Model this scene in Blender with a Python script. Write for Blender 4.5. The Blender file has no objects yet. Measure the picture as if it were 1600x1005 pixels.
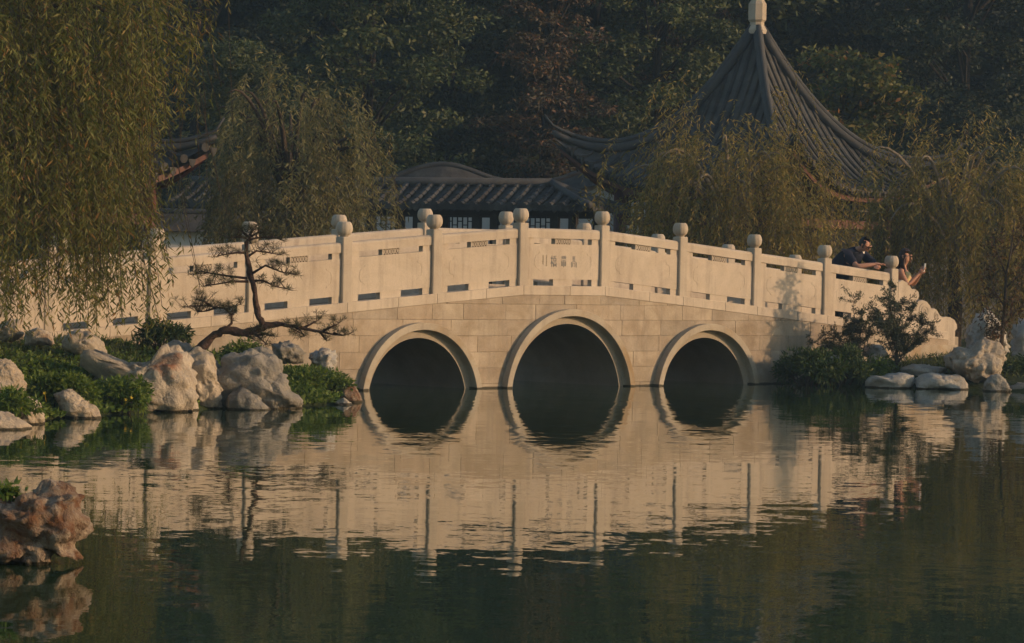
import bpy, math, random
import numpy as np
from mathutils import Vector, Matrix, noise

# ------------------------------------------------------------------ camera, sky, sun, exposure
scene = bpy.context.scene
COL = scene.collection
CAM_H = 1.584807
FPX, ROLL, PITCH = 4981.94, math.radians(1.03522), math.radians(0.879974)
cam_data = bpy.data.cameras.new('camera')
cam_data.sensor_fit = 'HORIZONTAL'
cam_data.sensor_width = 36.0
cam_data.lens = FPX / 1600.0 * 36.0
cam_data.clip_start = 0.1
cam_data.clip_end = 2000.0
cam = bpy.data.objects.new('camera', cam_data)
COL.objects.link(cam)
cam.matrix_world = (Matrix.Translation((0, 0, CAM_H))
                    @ Matrix.Rotation(math.radians(90) - PITCH, 4, 'X')
                    @ Matrix.Rotation(ROLL, 4, 'Z'))
scene.camera = cam

SUN_EL, SUN_AZ = math.radians(13.0), math.radians(-11.0)      # azimuth measured from +X towards +Y
world = bpy.data.worlds.new('World')
scene.world = world
world.use_nodes = True
wn = world.node_tree.nodes
wn.clear()
w_out = wn.new('ShaderNodeOutputWorld')
w_bg = wn.new('ShaderNodeBackground')
w_sky = wn.new('ShaderNodeTexSky')
w_sky.sky_type = 'NISHITA'
w_sky.sun_disc = False
w_sky.sun_elevation = SUN_EL
w_sky.sun_rotation = math.radians(90) - SUN_AZ
w_sky.air_density = 1.3
w_sky.dust_density = 0.9
w_bg.inputs['Strength'].default_value = 0.15
world.node_tree.links.new(w_sky.outputs[0], w_bg.inputs['Color'])
world.node_tree.links.new(w_bg.outputs[0], w_out.inputs['Surface'])

sun_data = bpy.data.lights.new('sun', 'SUN')
sun_data.energy = 3.95
sun_data.angle = math.radians(0.6)
sun_data.color = (1.0, 0.64, 0.36)
sun = bpy.data.objects.new('sun', sun_data)
COL.objects.link(sun)
SUN_V = Vector((math.cos(SUN_EL) * math.cos(SUN_AZ), math.cos(SUN_EL) * math.sin(SUN_AZ), math.sin(SUN_EL)))
sun.rotation_euler = SUN_V.to_track_quat('Z', 'Y').to_euler()

scene.view_settings.view_transform = 'Standard'
scene.view_settings.look = 'None'
scene.view_settings.gamma = 1.0
scene.view_settings.use_curve_mapping = False
scene.view_settings.exposure = 0.0
scene.cycles.use_adaptive_sampling = True
scene.cycles.adaptive_threshold = 0.03
scene.cycles.max_bounces = 5
scene.cycles.diffuse_bounces = 2
scene.cycles.glossy_bounces = 3
scene.cycles.transmission_bounces = 2
scene.cycles.transparent_max_bounces = 4
scene.cycles.caustics_reflective = False
scene.cycles.caustics_refractive = False

# ------------------------------------------------------------------ helpers
def ray(px, py):
    x, y = px - 800.0, py - 502.5
    cr, sr = math.cos(ROLL), math.sin(ROLL)
    x, y = x * cr + y * sr, -x * sr + y * cr
    c, s = math.cos(PITCH), math.sin(PITCH)
    xc, yc = x / FPX, -y / FPX
    return Vector((xc, c + yc * s, yc * c - s))

def at(px, py, Y):
    """point of the place that the photograph shows at a pixel, at depth Y metres"""
    d = ray(px, py)
    return Vector((0, 0, CAM_H)) + d * (Y / d.y)

def on_z(px, py, z=0.0):
    d = ray(px, py)
    return Vector((0, 0, CAM_H)) + d * ((z - CAM_H) / d.z)

def tile_steps(pts, r, tile):
    """resample a path into overlapping barrel tiles: points and radii"""
    pts = [Vector(p) for p in pts]
    L = [0.0]
    for a, b in zip(pts[:-1], pts[1:]): L.append(L[-1] + (b - a).length)
    n = max(2, int(round(L[-1] / tile))); P, R = [], []
    def loc(d):
        i = 0
        while i < len(L) - 2 and L[i + 1] < d: i += 1
        return pts[i].lerp(pts[i + 1], (d - L[i]) / max(1e-6, L[i + 1] - L[i]))
    for k in range(n):
        a, b = L[-1] * k / n, L[-1] * (k + 1) / n
        P += [loc(a + 0.004), loc(b - 0.002)]; R += [r * 0.86, r * 1.06]
    return P, R

class MB:
    def __init__(self):
        self.v, self.f = [], []
    def add(self, vs, fs):
        o = len(self.v)
        self.v += [tuple(p) for p in vs]
        self.f += [tuple(i + o for i in q) for q in fs]
        return self
    def box(self, x0, x1, y0, y1, z0, z1, base=None):
        vs = [(x, y, z + (base(x) if base else 0)) for x in (x0, x1) for y in (y0, y1) for z in (z0, z1)]
        return self.add(vs, [(0, 1, 3, 2), (4, 6, 7, 5), (0, 4, 5, 1), (2, 3, 7, 6), (0, 2, 6, 4), (1, 5, 7, 3)])
    def prism(self, prof, x0, x1, base=None):
        """profile of (y, z) swept along x"""
        n = len(prof)
        vs = [(x, y, z + (base(x) if base else 0)) for x in (x0, x1) for (y, z) in prof]
        fs = [(i, (i + 1) % n, n + (i + 1) % n, n + i) for i in range(n)]
        fs += [tuple(range(n)), tuple(range(n, 2 * n))]
        return self.add(vs, fs)
    def tube(self, pts, rads, sides=6, cap=True):
        pts = [Vector(p) for p in pts]
        n = len(pts)
        if not hasattr(rads, '__len__'): rads = [rads] * n
        vs, ref = [], Vector((0.31, 0.77, 0.55))
        for i, p in enumerate(pts):
            t = (pts[min(i + 1, n - 1)] - pts[max(i - 1, 0)])
            t = t.normalized() if t.length > 1e-9 else Vector((0, 0, 1))
            a = t.cross(ref)
            if a.length < 0.05: a = t.cross(Vector((1, 0, 0)))
            a.normalize(); b = t.cross(a)
            for k in range(sides):
                an = 2 * math.pi * k / sides
                vs.append(p + (a * math.cos(an) + b * math.sin(an)) * rads[i])
        fs = [(i * sides + k, i * sides + (k + 1) % sides, (i + 1) * sides + (k + 1) % sides, (i + 1) * sides + k)
              for i in range(n - 1) for k in range(sides)]
        if cap: fs += [tuple(range(sides))[::-1], tuple((n - 1) * sides + k for k in range(sides))]
        return self.add(vs, fs)
    def lathe(self, prof, sides=20, lobes=0, depth=0.0, c=(0, 0, 0)):
        vs = []
        for (r, z) in prof:
            for k in range(sides):
                a = 2 * math.pi * k / sides
                rr = r * (1 - depth * (abs(math.cos(a * lobes / 2.0)) ** 8)) if lobes else r
                vs.append((c[0] + rr * math.cos(a), c[1] + rr * math.sin(a), c[2] + z))
        n = len(prof)
        fs = [(i * sides + k, i * sides + (k + 1) % sides, (i + 1) * sides + (k + 1) % sides, (i + 1) * sides + k)
              for i in range(n - 1) for k in range(sides)]
        fs += [tuple(range(sides))[::-1], tuple((n - 1) * sides + k for k in range(sides))]
        return self.add(vs, fs)
    def mesh(self, name, mat=None, smooth=False):
        me = bpy.data.meshes.new(name)
        me.from_pydata(self.v, [], self.f)
        if mat: me.materials.append(mat)
        if smooth: me.polygons.foreach_set('use_smooth', [True] * len(me.polygons))
        me.update()
        return me
    def build(self, name, mat=None, parent=None, smooth=False):
        return link(name, self.mesh(name, mat, smooth), parent)

def link(name, data, parent=None):
    o = bpy.data.objects.new(name, data)
    COL.objects.link(o)
    if parent: o.parent = parent
    return o

def empty(name, loc=(0, 0, 0), rz=0.0):
    o = bpy.data.objects.new(name, None)
    o.empty_display_size = 0.1
    COL.objects.link(o)
    o.location = loc
    o.rotation_euler = (0, 0, rz)
    return o

def tag(o, label=None, cat=None, group=None, kind=None):
    if label: o['label'] = label
    if cat: o['category'] = cat
    if group: o['group'] = group
    if kind: o['kind'] = kind
    return o

def np_mesh(name, V, F, mat, smooth=False):
    V = np.asarray(V, dtype=np.float32); F = np.asarray(F, dtype=np.int32)
    me = bpy.data.meshes.new(name)
    m, k = F.shape
    me.vertices.add(len(V)); me.vertices.foreach_set('co', V.ravel())
    me.loops.add(m * k); me.loops.foreach_set('vertex_index', F.ravel())
    me.polygons.add(m)
    me.polygons.foreach_set('loop_start', np.arange(m, dtype=np.int32) * k)
    if smooth: me.polygons.foreach_set('use_smooth', np.ones(m, dtype=bool))
    me.update(calc_edges=True)
    if mat: me.materials.append(mat)
    return me

def unit(a):
    return a / np.maximum(np.linalg.norm(a, axis=1, keepdims=True), 1e-9)

def rand_unit(n, rng):
    return unit(rng.normal(size=(n, 3)))

def leaves(B, D, S, L, W, fold=0.0):
    """kite-shaped leaves: base B, direction D, side S, length L, width W"""
    n = len(B)
    L = np.broadcast_to(np.asarray(L, float).reshape(-1, 1), (n, 1)); W = np.broadcast_to(np.asarray(W, float).reshape(-1, 1), (n, 1))
    mid = B + D * L * 0.42
    V = np.stack([B, mid + S * W * 0.5, B + D * L, mid - S * W * 0.5], axis=1).reshape(-1, 3)
    return V, np.arange(4 * n).reshape(n, 4)

# ------------------------------------------------------------------ materials
def newmat(name):
    m = bpy.data.materials.new(name); m.use_nodes = True
    nt = m.node_tree; nt.nodes.clear()
    out = nt.nodes.new('ShaderNodeOutputMaterial')
    return m, nt, out

def nd(nt, typ, **kw):
    n = nt.nodes.new(typ)
    for k, v in kw.items():
        if hasattr(n, k): setattr(n, k, v)
        else: n.inputs[k].default_value = v
    return n

def ramp(nt, fac, stops, interp='LINEAR'):
    r = nt.nodes.new('ShaderNodeValToRGB')
    r.color_ramp.interpolation = interp
    e = r.color_ramp.elements
    while len(e) < len(stops): e.new(0.5)
    for i, (p, c) in enumerate(stops):
        e[i].position = p; e[i].color = (*c, 1)
    nt.links.new(fac, r.inputs['Fac'])
    return r.outputs['Color']

def mixc(nt, fac, a, b, mode='MIX'):
    m = nt.nodes.new('ShaderNodeMix'); m.data_type = 'RGBA'; m.blend_type = mode
    for sock, val in ((m.inputs['Factor'], fac), (m.inputs[6], a), (m.inputs[7], b)):
        if hasattr(val, 'is_output') or hasattr(val, 'node'): nt.links.new(val, sock)
        elif isinstance(val, tuple): sock.default_value = (*val, 1)
        else: sock.default_value = val
    return m.outputs[2]

def noise_tex(nt, vec, scale, detail=4, rough=0.55, dist=0.0):
    n = nd(nt, 'ShaderNodeTexNoise')
    n.inputs['Scale'].default_value = scale; n.inputs['Detail'].default_value = detail
    n.inputs['Roughness'].default_value = rough; n.inputs['Distortion'].default_value = dist
    if vec is not None: nt.links.new(vec, n.inputs['Vector'])
    return n

def stone_mat(name, ca, cb, cstain=None, scale=3.0, rnd=0.0, bump=0.15, bscale=40.0, rough=0.8, stain=(0.6, 0.75), water_line=False, vcoord='Object', streak=0.0):
    m, nt, out = newmat(name)
    tc = nd(nt, 'ShaderNodeTexCoord')
    if vcoord == 'World':
        g = nd(nt, 'ShaderNodeNewGeometry'); vec = g.outputs['Position']
    else:
        vec = tc.outputs[vcoord]
    n1 = noise_tex(nt, vec, scale, 5, 0.6)
    col = ramp(nt, n1.outputs['Fac'], [(0.3, ca), (0.7, cb)])
    if cstain:
        n2 = noise_tex(nt, vec, scale * 0.7, 6, 0.65, 0.6)
        f = ramp(nt, n2.outputs['Fac'], [(stain[0], (0, 0, 0)), (stain[1], (1, 1, 1))])
        col = mixc(nt, f, col, cstain)
    if rnd:
        oi = nd(nt, 'ShaderNodeObjectInfo')
        f = ramp(nt, oi.outputs['Random'], [(0, (1 - rnd,) * 3), (0.5, (1.0, 1 - rnd * 0.3, 1 - rnd * 0.6)), (1, (1 + rnd * 0.5, 1 + rnd * 0.5, 1 + rnd * 0.4))])
        col = mixc(nt, 1.0, col, f, 'MULTIPLY')
    if streak:           # grey rain streaks and soft mottling
        mp = nd(nt, 'ShaderNodeMapping'); mp.inputs['Scale'].default_value = (9.0, 9.0, 0.8)
        gg = nd(nt, 'ShaderNodeNewGeometry'); nt.links.new(gg.outputs['Position'], mp.inputs['Vector'])
        ns = noise_tex(nt, mp.outputs[0], 1.0, 4, 0.6)
        f = ramp(nt, ns.outputs['Fac'], [(0.50, (0, 0, 0)), (0.78, (streak,) * 3)])
        col = mixc(nt, f, col, (0.23, 0.20, 0.17))
        nm_ = noise_tex(nt, gg.outputs['Position'], 1.1, 6, 0.7, 0.8)
        f = ramp(nt, nm_.outputs['Fac'], [(0.36, (0.88, 0.86, 0.84)), (0.62, (1.05, 1.05, 1.05))])
        col = mixc(nt, 1.0, col, f, 'MULTIPLY')
    n3 = noise_tex(nt, vec, bscale, 5, 0.65)
    fine = ramp(nt, n3.outputs['Fac'], [(0.3, (0.9, 0.9, 0.9)), (0.7, (1.06, 1.06, 1.06))])
    col = mixc(nt, 1.0, col, fine, 'MULTIPLY')
    if water_line:      # wet, algae-darkened stone just above the water (a stain with its own height)
        g2 = nd(nt, 'ShaderNodeNewGeometry'); sp = nd(nt, 'ShaderNodeSeparateXYZ')
        nt.links.new(g2.outputs['Position'], sp.inputs[0])
        nw = noise_tex(nt, g2.outputs['Position'], 5.0, 3)
        ma = nd(nt, 'ShaderNodeMath', operation='MULTIPLY_ADD'); ma.inputs[1].default_value = -0.03
        nt.links.new(nw.outputs['Fac'], ma.inputs[0]); nt.links.new(sp.outputs['Z'], ma.inputs[2])
        f = ramp(nt, ma.outputs[0], [(-0.02, (1, 1, 1)), (0.008, (0, 0, 0))])
        col = mixc(nt, f, col, (0.07, 0.06, 0.04))
    b = nd(nt, 'ShaderNodeBump'); b.inputs['Strength'].default_value = bump; b.inputs['Distance'].default_value = 0.02 if bump < 0.5 else 0.05
    nt.links.new(n3.outputs['Fac'], b.inputs['Height'])
    p = nd(nt, 'ShaderNodeBsdfPrincipled'); p.inputs['Roughness'].default_value = rough
    p.inputs['Specular IOR Level'].default_value = 0.25
    nt.links.new(col, p.inputs['Base Color']); nt.links.new(b.outputs[0], p.inputs['Normal'])
    nt.links.new(p.outputs[0], out.inputs[0])
    return m

def plain_mat(name, col, rough=0.6, var=0.15, scale=20.0, spec=0.3, metal=0.0):
    m, nt, out = newmat(name)
    tc = nd(nt, 'ShaderNodeTexCoord')
    n = noise_tex(nt, tc.outputs['Object'], scale, 4)
    c = ramp(nt, n.outputs['Fac'], [(0.3, tuple(x * (1 - var) for x in col)), (0.7, tuple(min(1, x * (1 + var)) for x in col))])
    p = nd(nt, 'ShaderNodeBsdfPrincipled')
    p.inputs['Roughness'].default_value = rough; p.inputs['Specular IOR Level'].default_value = spec; p.inputs['Metallic'].default_value = metal
    nt.links.new(c, p.inputs['Base Color']); nt.links.new(p.outputs[0], out.inputs[0])
    return m

def leaf_mat(name, stops, trans=0.3, rough=0.55, vary=0.25):
    m, nt, out = newmat(name)
    g = nd(nt, 'ShaderNodeNewGeometry')
    col = ramp(nt, g.outputs['Random Per Island'], stops)
    n = noise_tex(nt, g.outputs['Position'], 0.9, 3)
    f = ramp(nt, n.outputs['Fac'], [(0.3, (1 - vary,) * 3), (0.7, (1 + vary,) * 3)])
    col = mixc(nt, 1.0, col, f, 'MULTIPLY')
    p = nd(nt, 'ShaderNodeBsdfPrincipled'); p.inputs['Roughness'].default_value = rough; p.inputs['Specular IOR Level'].default_value = 0.25
    t = nd(nt, 'ShaderNodeBsdfTranslucent'); mx = nd(nt, 'ShaderNodeMixShader'); mx.inputs[0].default_value = trans
    nt.links.new(col, p.inputs['Base Color']); nt.links.new(col, t.inputs['Color'])
    nt.links.new(p.outputs[0], mx.inputs[1]); nt.links.new(t.outputs[0], mx.inputs[2]); nt.links.new(mx.outputs[0], out.inputs[0])
    return m

M = {}
M['stone'] = stone_mat('bridge_stone', (0.44, 0.385, 0.315), (0.505, 0.44, 0.365), None, 2.0, 0.0, 0.15, 60, 0.85, streak=0.55)
M['post_stone'] = stone_mat('post_stone', (0.425, 0.375, 0.31), (0.47, 0.415, 0.345), None, 3.0, 0.05, 0.15, 60, 0.85, streak=0.4)
M['block'] = stone_mat('wall_block_stone', (0.31, 0.265, 0.205), (0.43, 0.375, 0.305), (0.265, 0.215, 0.155), 3.2, 0.15, 0.3, 45, 0.88, (0.48, 0.72), True, streak=0.6)
M['ring'] = stone_mat('arch_ring_stone', (0.36, 0.315, 0.25), (0.42, 0.375, 0.305), (0.32, 0.23, 0.13), 1.6, 0.0, 0.12, 45, 0.85, (0.5, 0.7), True, streak=0.5)
M['mortar'] = stone_mat('mortar', (0.275, 0.235, 0.185), (0.335, 0.29, 0.23), None, 4.0, 0, 0.1, 40, 0.9)
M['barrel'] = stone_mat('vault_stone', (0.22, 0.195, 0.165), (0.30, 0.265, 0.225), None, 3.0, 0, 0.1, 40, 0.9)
M['ink'] = plain_mat('inscription_paint', (0.15, 0.165, 0.18), 0.7)
M['ink_pale'] = plain_mat('inscription_paint_pale', (0.30, 0.26, 0.20), 0.7)
M['tile'] = stone_mat('roof_tile', (0.034, 0.036, 0.040), (0.078, 0.078, 0.079), (0.040, 0.044, 0.030), 4.0, 0.35, 0.4, 25, 0.75)
M['ridge'] = stone_mat('ridge_tile', (0.038, 0.041, 0.046), (0.072, 0.075, 0.080), None, 3.0, 0.1, 0.3, 25, 0.7)
M['red'] = plain_mat('red_lacquer', (0.085, 0.026, 0.018), 0.5, 0.25, 8)
M['darkwood'] = plain_mat('dark_timber', (0.022, 0.020, 0.020), 0.6, 0.3, 10)
M['plaster'] = plain_mat('white_plaster', (0.62, 0.62, 0.60), 0.9, 0.06, 3)
M['plaster_old'] = plain_mat('weathered_plaster', (0.27, 0.25, 0.22), 0.9, 0.2, 3)
M['bark'] = stone_mat('bark', (0.045, 0.034, 0.025), (0.10, 0.078, 0.058), None, 14.0, 0, 0.7, 30, 0.9)
M['bark_pale'] = stone_mat('pale_bark', (0.16, 0.135, 0.10), (0.28, 0.24, 0.19), None, 10.0, 0, 0.5, 30, 0.9)
M['pine_bark'] = stone_mat('pine_bark', (0.05, 0.032, 0.024), (0.13, 0.08, 0.06), None, 18.0, 0, 0.9, 40, 0.9)
M['rock'] = stone_mat('limestone', (0.30, 0.255, 0.20), (0.52, 0.455, 0.37), (0.28, 0.165, 0.085), 3.5, 0.12, 0.9, 18, 0.85, (0.6, 0.78), True, 'World')
M['rock_rust'] = stone_mat('rust_stained_limestone', (0.15, 0.105, 0.07), (0.43, 0.36, 0.285), (0.15, 0.072, 0.036), 7.0, 0.05, 1.0, 26, 0.85, (0.44, 0.60), True, 'World')
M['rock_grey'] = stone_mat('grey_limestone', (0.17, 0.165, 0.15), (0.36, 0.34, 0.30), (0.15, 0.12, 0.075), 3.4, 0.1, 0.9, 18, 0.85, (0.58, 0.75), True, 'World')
M['rock_pale'] = stone_mat('pale_limestone', (0.30, 0.285, 0.26), (0.50, 0.485, 0.45), (0.29, 0.20, 0.12), 3.6, 0.08, 0.9, 18, 0.85, (0.62, 0.8), True, 'World')

def rust_patch(m, centre, radius, col):
    """iron stain of its own shape on one rock"""
    nt = m.node_tree; p = [n for n in nt.nodes if n.type == 'BSDF_PRINCIPLED'][0]
    src = p.inputs['Base Color'].links[0].from_socket
    g = nd(nt, 'ShaderNodeNewGeometry'); n = noise_tex(nt, g.outputs['Position'], 6.0, 4)
    d = nd(nt, 'ShaderNodeVectorMath', operation='DISTANCE'); d.inputs[1].default_value = centre
    nt.links.new(g.outputs['Position'], d.inputs[0])
    a = nd(nt, 'ShaderNodeMath', operation='MULTIPLY_ADD'); a.inputs[1].default_value = 0.35
    nt.links.new(n.outputs['Fac'], a.inputs[0]); nt.links.new(d.outputs['Value'], a.inputs[2])
    f = ramp(nt, a.outputs[0], [(radius + 0.13, (0.85, 0.85, 0.85)), (radius + 0.25, (0, 0, 0))])
    nt.links.new(mixc(nt, f, src, col), p.inputs['Base Color'])
M['rock_peak'] = stone_mat('peaked_limestone', (0.30, 0.255, 0.20), (0.52, 0.455, 0.37), (0.28, 0.165, 0.085), 3.5, 0.0, 0.9, 18, 0.85, (0.6, 0.78), True, 'World')
rust_patch(M['rock_peak'], at(262, 562, 34.7), 0.14, (0.27, 0.095, 0.035))

# ------------------------------------------------------------------ water and ground
def water_mat():
    m, nt, out = newmat('pond_water')
    g = nd(nt, 'ShaderNodeNewGeometry')
    acc = None
    for sc, amp, det in (((1.5, 2.3, 1.0), (0.0036, 0.0060, 0), 2), ((5.5, 7.0, 1.0), (0.0034, 0.0062, 0), 2), ((16.0, 20.0, 1.0), (0.0030, 0.0050, 0), 2), ((0.25, 0.4, 1.0), (0.0010, 0.0016, 0), 1)):
        mp = nd(nt, 'ShaderNodeMapping'); mp.inputs['Scale'].default_value = sc
        nt.links.new(g.outputs['Position'], mp.inputs['Vector'])
        n = noise_tex(nt, mp.outputs[0], 1.0, det, 0.5)
        s = nd(nt, 'ShaderNodeVectorMath', operation='SUBTRACT'); s.inputs[1].default_value = (0.5, 0.5, 0.5)
        nt.links.new(n.outputs['Color'], s.inputs[0])
        k = nd(nt, 'ShaderNodeVectorMath', operation='MULTIPLY'); k.inputs[1].default_value = tuple(4 * a for a in amp)
        nt.links.new(s.outputs[0], k.inputs[0])
        if acc is None: acc = k.outputs[0]
        else:
            a = nd(nt, 'ShaderNodeVectorMath', operation='ADD'); nt.links.new(acc, a.inputs[0]); nt.links.new(k.outputs[0], a.inputs[1]); acc = a.outputs[0]
    # calmer and rougher patches of breeze
    np_ = noise_tex(nt, g.outputs['Position'], 0.16, 2)
    f = nd(nt, 'ShaderNodeMapRange'); f.inputs[1].default_value = 0.35; f.inputs[2].default_value = 0.65; f.inputs[3].default_value = 0.45; f.inputs[4].default_value = 1.25
    nt.links.new(np_.outputs['Fac'], f.inputs[0])
    sc = nd(nt, 'ShaderNodeVectorMath', operation='SCALE'); nt.links.new(acc, sc.inputs[0]); nt.links.new(f.outputs[0], sc.inputs['Scale'])
    up = nd(nt, 'ShaderNodeVectorMath', operation='ADD'); up.inputs[1].default_value = (0, 0, 1)
    nt.links.new(sc.outputs[0], up.inputs[0])
    nz = nd(nt, 'ShaderNodeVectorMath', operation='NORMALIZE'); nt.links.new(up.outputs[0], nz.inputs[0])
    p = nd(nt, 'ShaderNodeBsdfPrincipled')
    p.inputs['Base Color'].default_value = (0.024, 0.046, 0.020, 1)
    p.inputs['Roughness'].default_value = 0.015; p.inputs['IOR'].default_value = 1.33
    nt.links.new(nz.outputs[0], p.inputs['Normal']); nt.links.new(p.outputs[0], out.inputs[0])
    return m

POND = np.array([(-2.6, 42.6), (-1.95, 41.0), (-1.8, 39.0), (-1.95, 37.6), (-2.55, 36.6), (-3.40, 35.45), (-4.35, 33.7), (-5.15, 31.2), (-6, 28),
                 (-6, 22), (-3.1, 18.2), (-2.75, 17.0), (-3.0, 15), (-4, 10), (0, 7), (9, 7), (16, 20), (16, 38), (10, 44.5), (7.6, 45.8), (6.65, 46.45),
                 (5.24, 46.5), (4.3, 47.3), (2.9, 49.5), (3.6, 55), (-1, 57), (-6, 54.5), (-6, 47), (-3.9, 44.2)])
def pond_sd(X, Y):
    """signed distance to the pond outline, negative inside"""
    P = np.stack([X, Y], -1); n = len(POND)
    d = np.full(X.shape, 1e9); ins = np.zeros(X.shape, bool)
    for i in range(n):
        a, b = POND[i], POND[(i + 1) % n]
        e = b - a; w = P - a
        t = np.clip((w @ e) / (e @ e), 0, 1)
        d = np.minimum(d, np.linalg.norm(w - t[..., None] * e, axis=-1))
        c = ((a[1] > Y) != (b[1] > Y)) & (X < (b[0] - a[0]) * (Y - a[1]) / (b[1] - a[1] + 1e-12) + a[0])
        ins ^= c
    return np.where(ins, -d, d)

def ground_h(X, Y):
    X = np.asarray(X, float); Y = np.asarray(Y, float)
    sd = pond_sd(X, Y)
    h = np.where(sd < 0, np.maximum(-1.0, sd * 0.9), 0.02 + 0.40 * (1 - np.exp(-np.maximum(sd, 0) / 1.5)))
    left = np.clip((-1.5 - X) / 2.5, 0, 1) * np.clip((Y - 24) / 6, 0, 1) * (Y < 60)
    h = h + np.where(sd > 0, 0.26 * left * (1 - np.exp(-np.maximum(sd, 0) / 1.6)), 0)
    hill = np.clip((Y - 68) / 60, 0, 1)
    h = h + 24 * hill * hill * (3 - 2 * hill) + np.clip(Y - 72, 0, 25) * 0.10
    wob = 0.05 * np.sin(X * 1.7 + 0.6 * Y) * np.sin(Y * 1.3 - X * 0.4)
    return h + np.where(sd > 0.3, wob, 0)

def ground_mat():
    m, nt, out = newmat('ground_soil_grass')
    g = nd(nt, 'ShaderNodeNewGeometry')
    n = noise_tex(nt, g.outputs['Position'], 1.3, 5); n2 = noise_tex(nt, g.outputs['Position'], 18.0, 4)
    c = ramp(nt, n.outputs['Fac'], [(0.35, (0.028, 0.040, 0.014)), (0.6, (0.05, 0.062, 0.022)), (0.75, (0.085, 0.07, 0.045))])
    c2 = ramp(nt, n2.outputs['Fac'], [(0.3, (0.6, 0.6, 0.6)), (0.7, (1.2, 1.2, 1.2))])
    c = mixc(nt, 1.0, c, c2, 'MULTIPLY')
    b = nd(nt, 'ShaderNodeBump'); b.inputs['Strength'].default_value = 0.6; b.inputs['Distance'].default_value = 0.05
    nt.links.new(n2.outputs['Fac'], b.inputs['Height'])
    p = nd(nt, 'ShaderNodeBsdfPrincipled'); p.inputs['Roughness'].default_value = 0.95; p.inputs['Specular IOR Level'].default_value = 0.1
    nt.links.new(c, p.inputs['Base Color']); nt.links.new(b.outputs[0], p.inputs['Normal']); nt.links.new(p.outputs[0], out.inputs[0])
    return m
M['ground'] = ground_mat()
M['water'] = water_mat()

def axis(parts):
    a = []
    for (s, e, st) in parts: a += list(np.arange(s, e, st))
    return np.array(a + [parts[-1][1]])
gx = axis([(-140, -60, 20), (-60, -14, 4), (-14, 18, 0.4), (18, 60, 4), (60, 140, 20)])
gy = axis([(-60, 0, 15), (0, 14, 1.5), (14, 60, 0.4), (60, 140, 3), (140, 170, 10)])
GX, GY = np.meshgrid(gx, gy)
GZ = ground_h(GX, GY)
nx_, ny_ = len(gx), len(gy)
idx = np.arange(nx_ * ny_).reshape(ny_, nx_)
GF = np.stack([idx[:-1, :-1], idx[:-1, 1:], idx[1:, 1:], idx[1:, :-1]], -1).reshape(-1, 4)
g_o = link('ground', np_mesh('ground', np.stack([GX, GY, GZ], -1).reshape(-1, 3), GF, M['ground'], True))
tag(g_o, kind='structure')
w_o = link('pond_water', np_mesh('pond_water', [(-20, 2, 0), (24, 2, 0), (24, 60, 0), (-20, 60, 0)], [(0, 1, 2, 3)], M['water']))
tag(w_o, kind='structure')

# ------------------------------------------------------------------ the bridge
T = math.radians(42.6201)
BX, BY = 0.672706, 44.548484
BW = 2.0114                      # distance between the two balustrades
U3, V3 = Vector((math.cos(T), math.sin(T), 0)), Vector((-math.sin(T), math.cos(T), 0))
bridge = empty('stone_bridge', (BX, BY, 0), T)
tag(bridge, 'cream stone footbridge with three round arches and carved balustrades over the pond', 'bridge')

def buv(px, py, v):
    """bridge coordinates (along, height) of a pixel on the plane at offset v"""
    d = ray(px, py); O = Vector((0, 0, CAM_H)); B = Vector((BX, BY, 0)) + V3 * v
    k = (B - O).dot(V3) / d.dot(V3); P = O + d * k - Vector((BX, BY, 0))
    return P.dot(U3), P.z

cum = [0.784, 2.366, 3.935, 5.491, 7.038]
hb = [1.413, 1.286, 1.153, 1.025, 0.890]
PU = [-8.60] + [-c for c in cum[::-1]] + cum
PB = [0.76] + hb[::-1] + hb
def top(u):
    return float(np.interp(u, [-10.6] + PU + [9.0], [0.60] + PB + [0.72]))
def deck(u):
    return float(np.interp(abs(u), [0, 0.8, 7.2, 12], [1.30, 1.30, 0.50, 0.46]))

PW = 0.0825
VF = -PW                         # plane of the wall's front face
ARCH = [(-2.675, 1.07, 0.177), (0.075, 1.248, 0.160), (2.836, 1.07, 0.177)]   # centre, outer ring radius, depth of centre below water
def zcirc(u, shrink):
    z = -0.8
    for (c, r, d) in ARCH:
        rr = r - shrink
        if abs(u - c) < rr: z = max(z, -d + math.sqrt(rr * rr - (u - c) ** 2))
    return z
us = set(np.round(np.linspace(-10.2, 8.6, 48), 4))
for (c, r, d) in ARCH:
    rr = r - 0.205
    for k in range(41): us.add(round(c + rr * math.cos(math.pi * k / 40), 4))
us |= set(PU); us = sorted(us)
def strip(mb, v0, v1, topf, sh):
    n = len(us); vs = []
    for u in us:
        b = zcirc(u, sh); t = max(topf(u), b + 0.05)
        vs += [(u, v0, b), (u, v0, t), (u, v1, t), (u, v1, b)]
    fs = []
    for i in range(n - 1):
        for k in range(4): fs.append((i * 4 + k, i * 4 + (k + 1) % 4, i * 4 + 4 + (k + 1) % 4, i * 4 + 4 + k))
    fs += [(0, 1, 2, 3), tuple((n - 1) * 4 + k for k in range(4))]
    mb.add(vs, fs)
core = MB(); strip(core, VF + 0.012, 0.11, lambda u: top(u) - 0.06, 0.205); strip(core, BW - 0.11, BW + PW - 0.012, lambda u: top(u) - 0.02, 0.205)
core = core.build('spandrel_wall', M['mortar'], bridge)
dk = MB(); strip(dk, 0.05, BW - 0.05, deck, 0.2035); dk.build('deck', M['stone'], bridge)
vault = MB()
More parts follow.
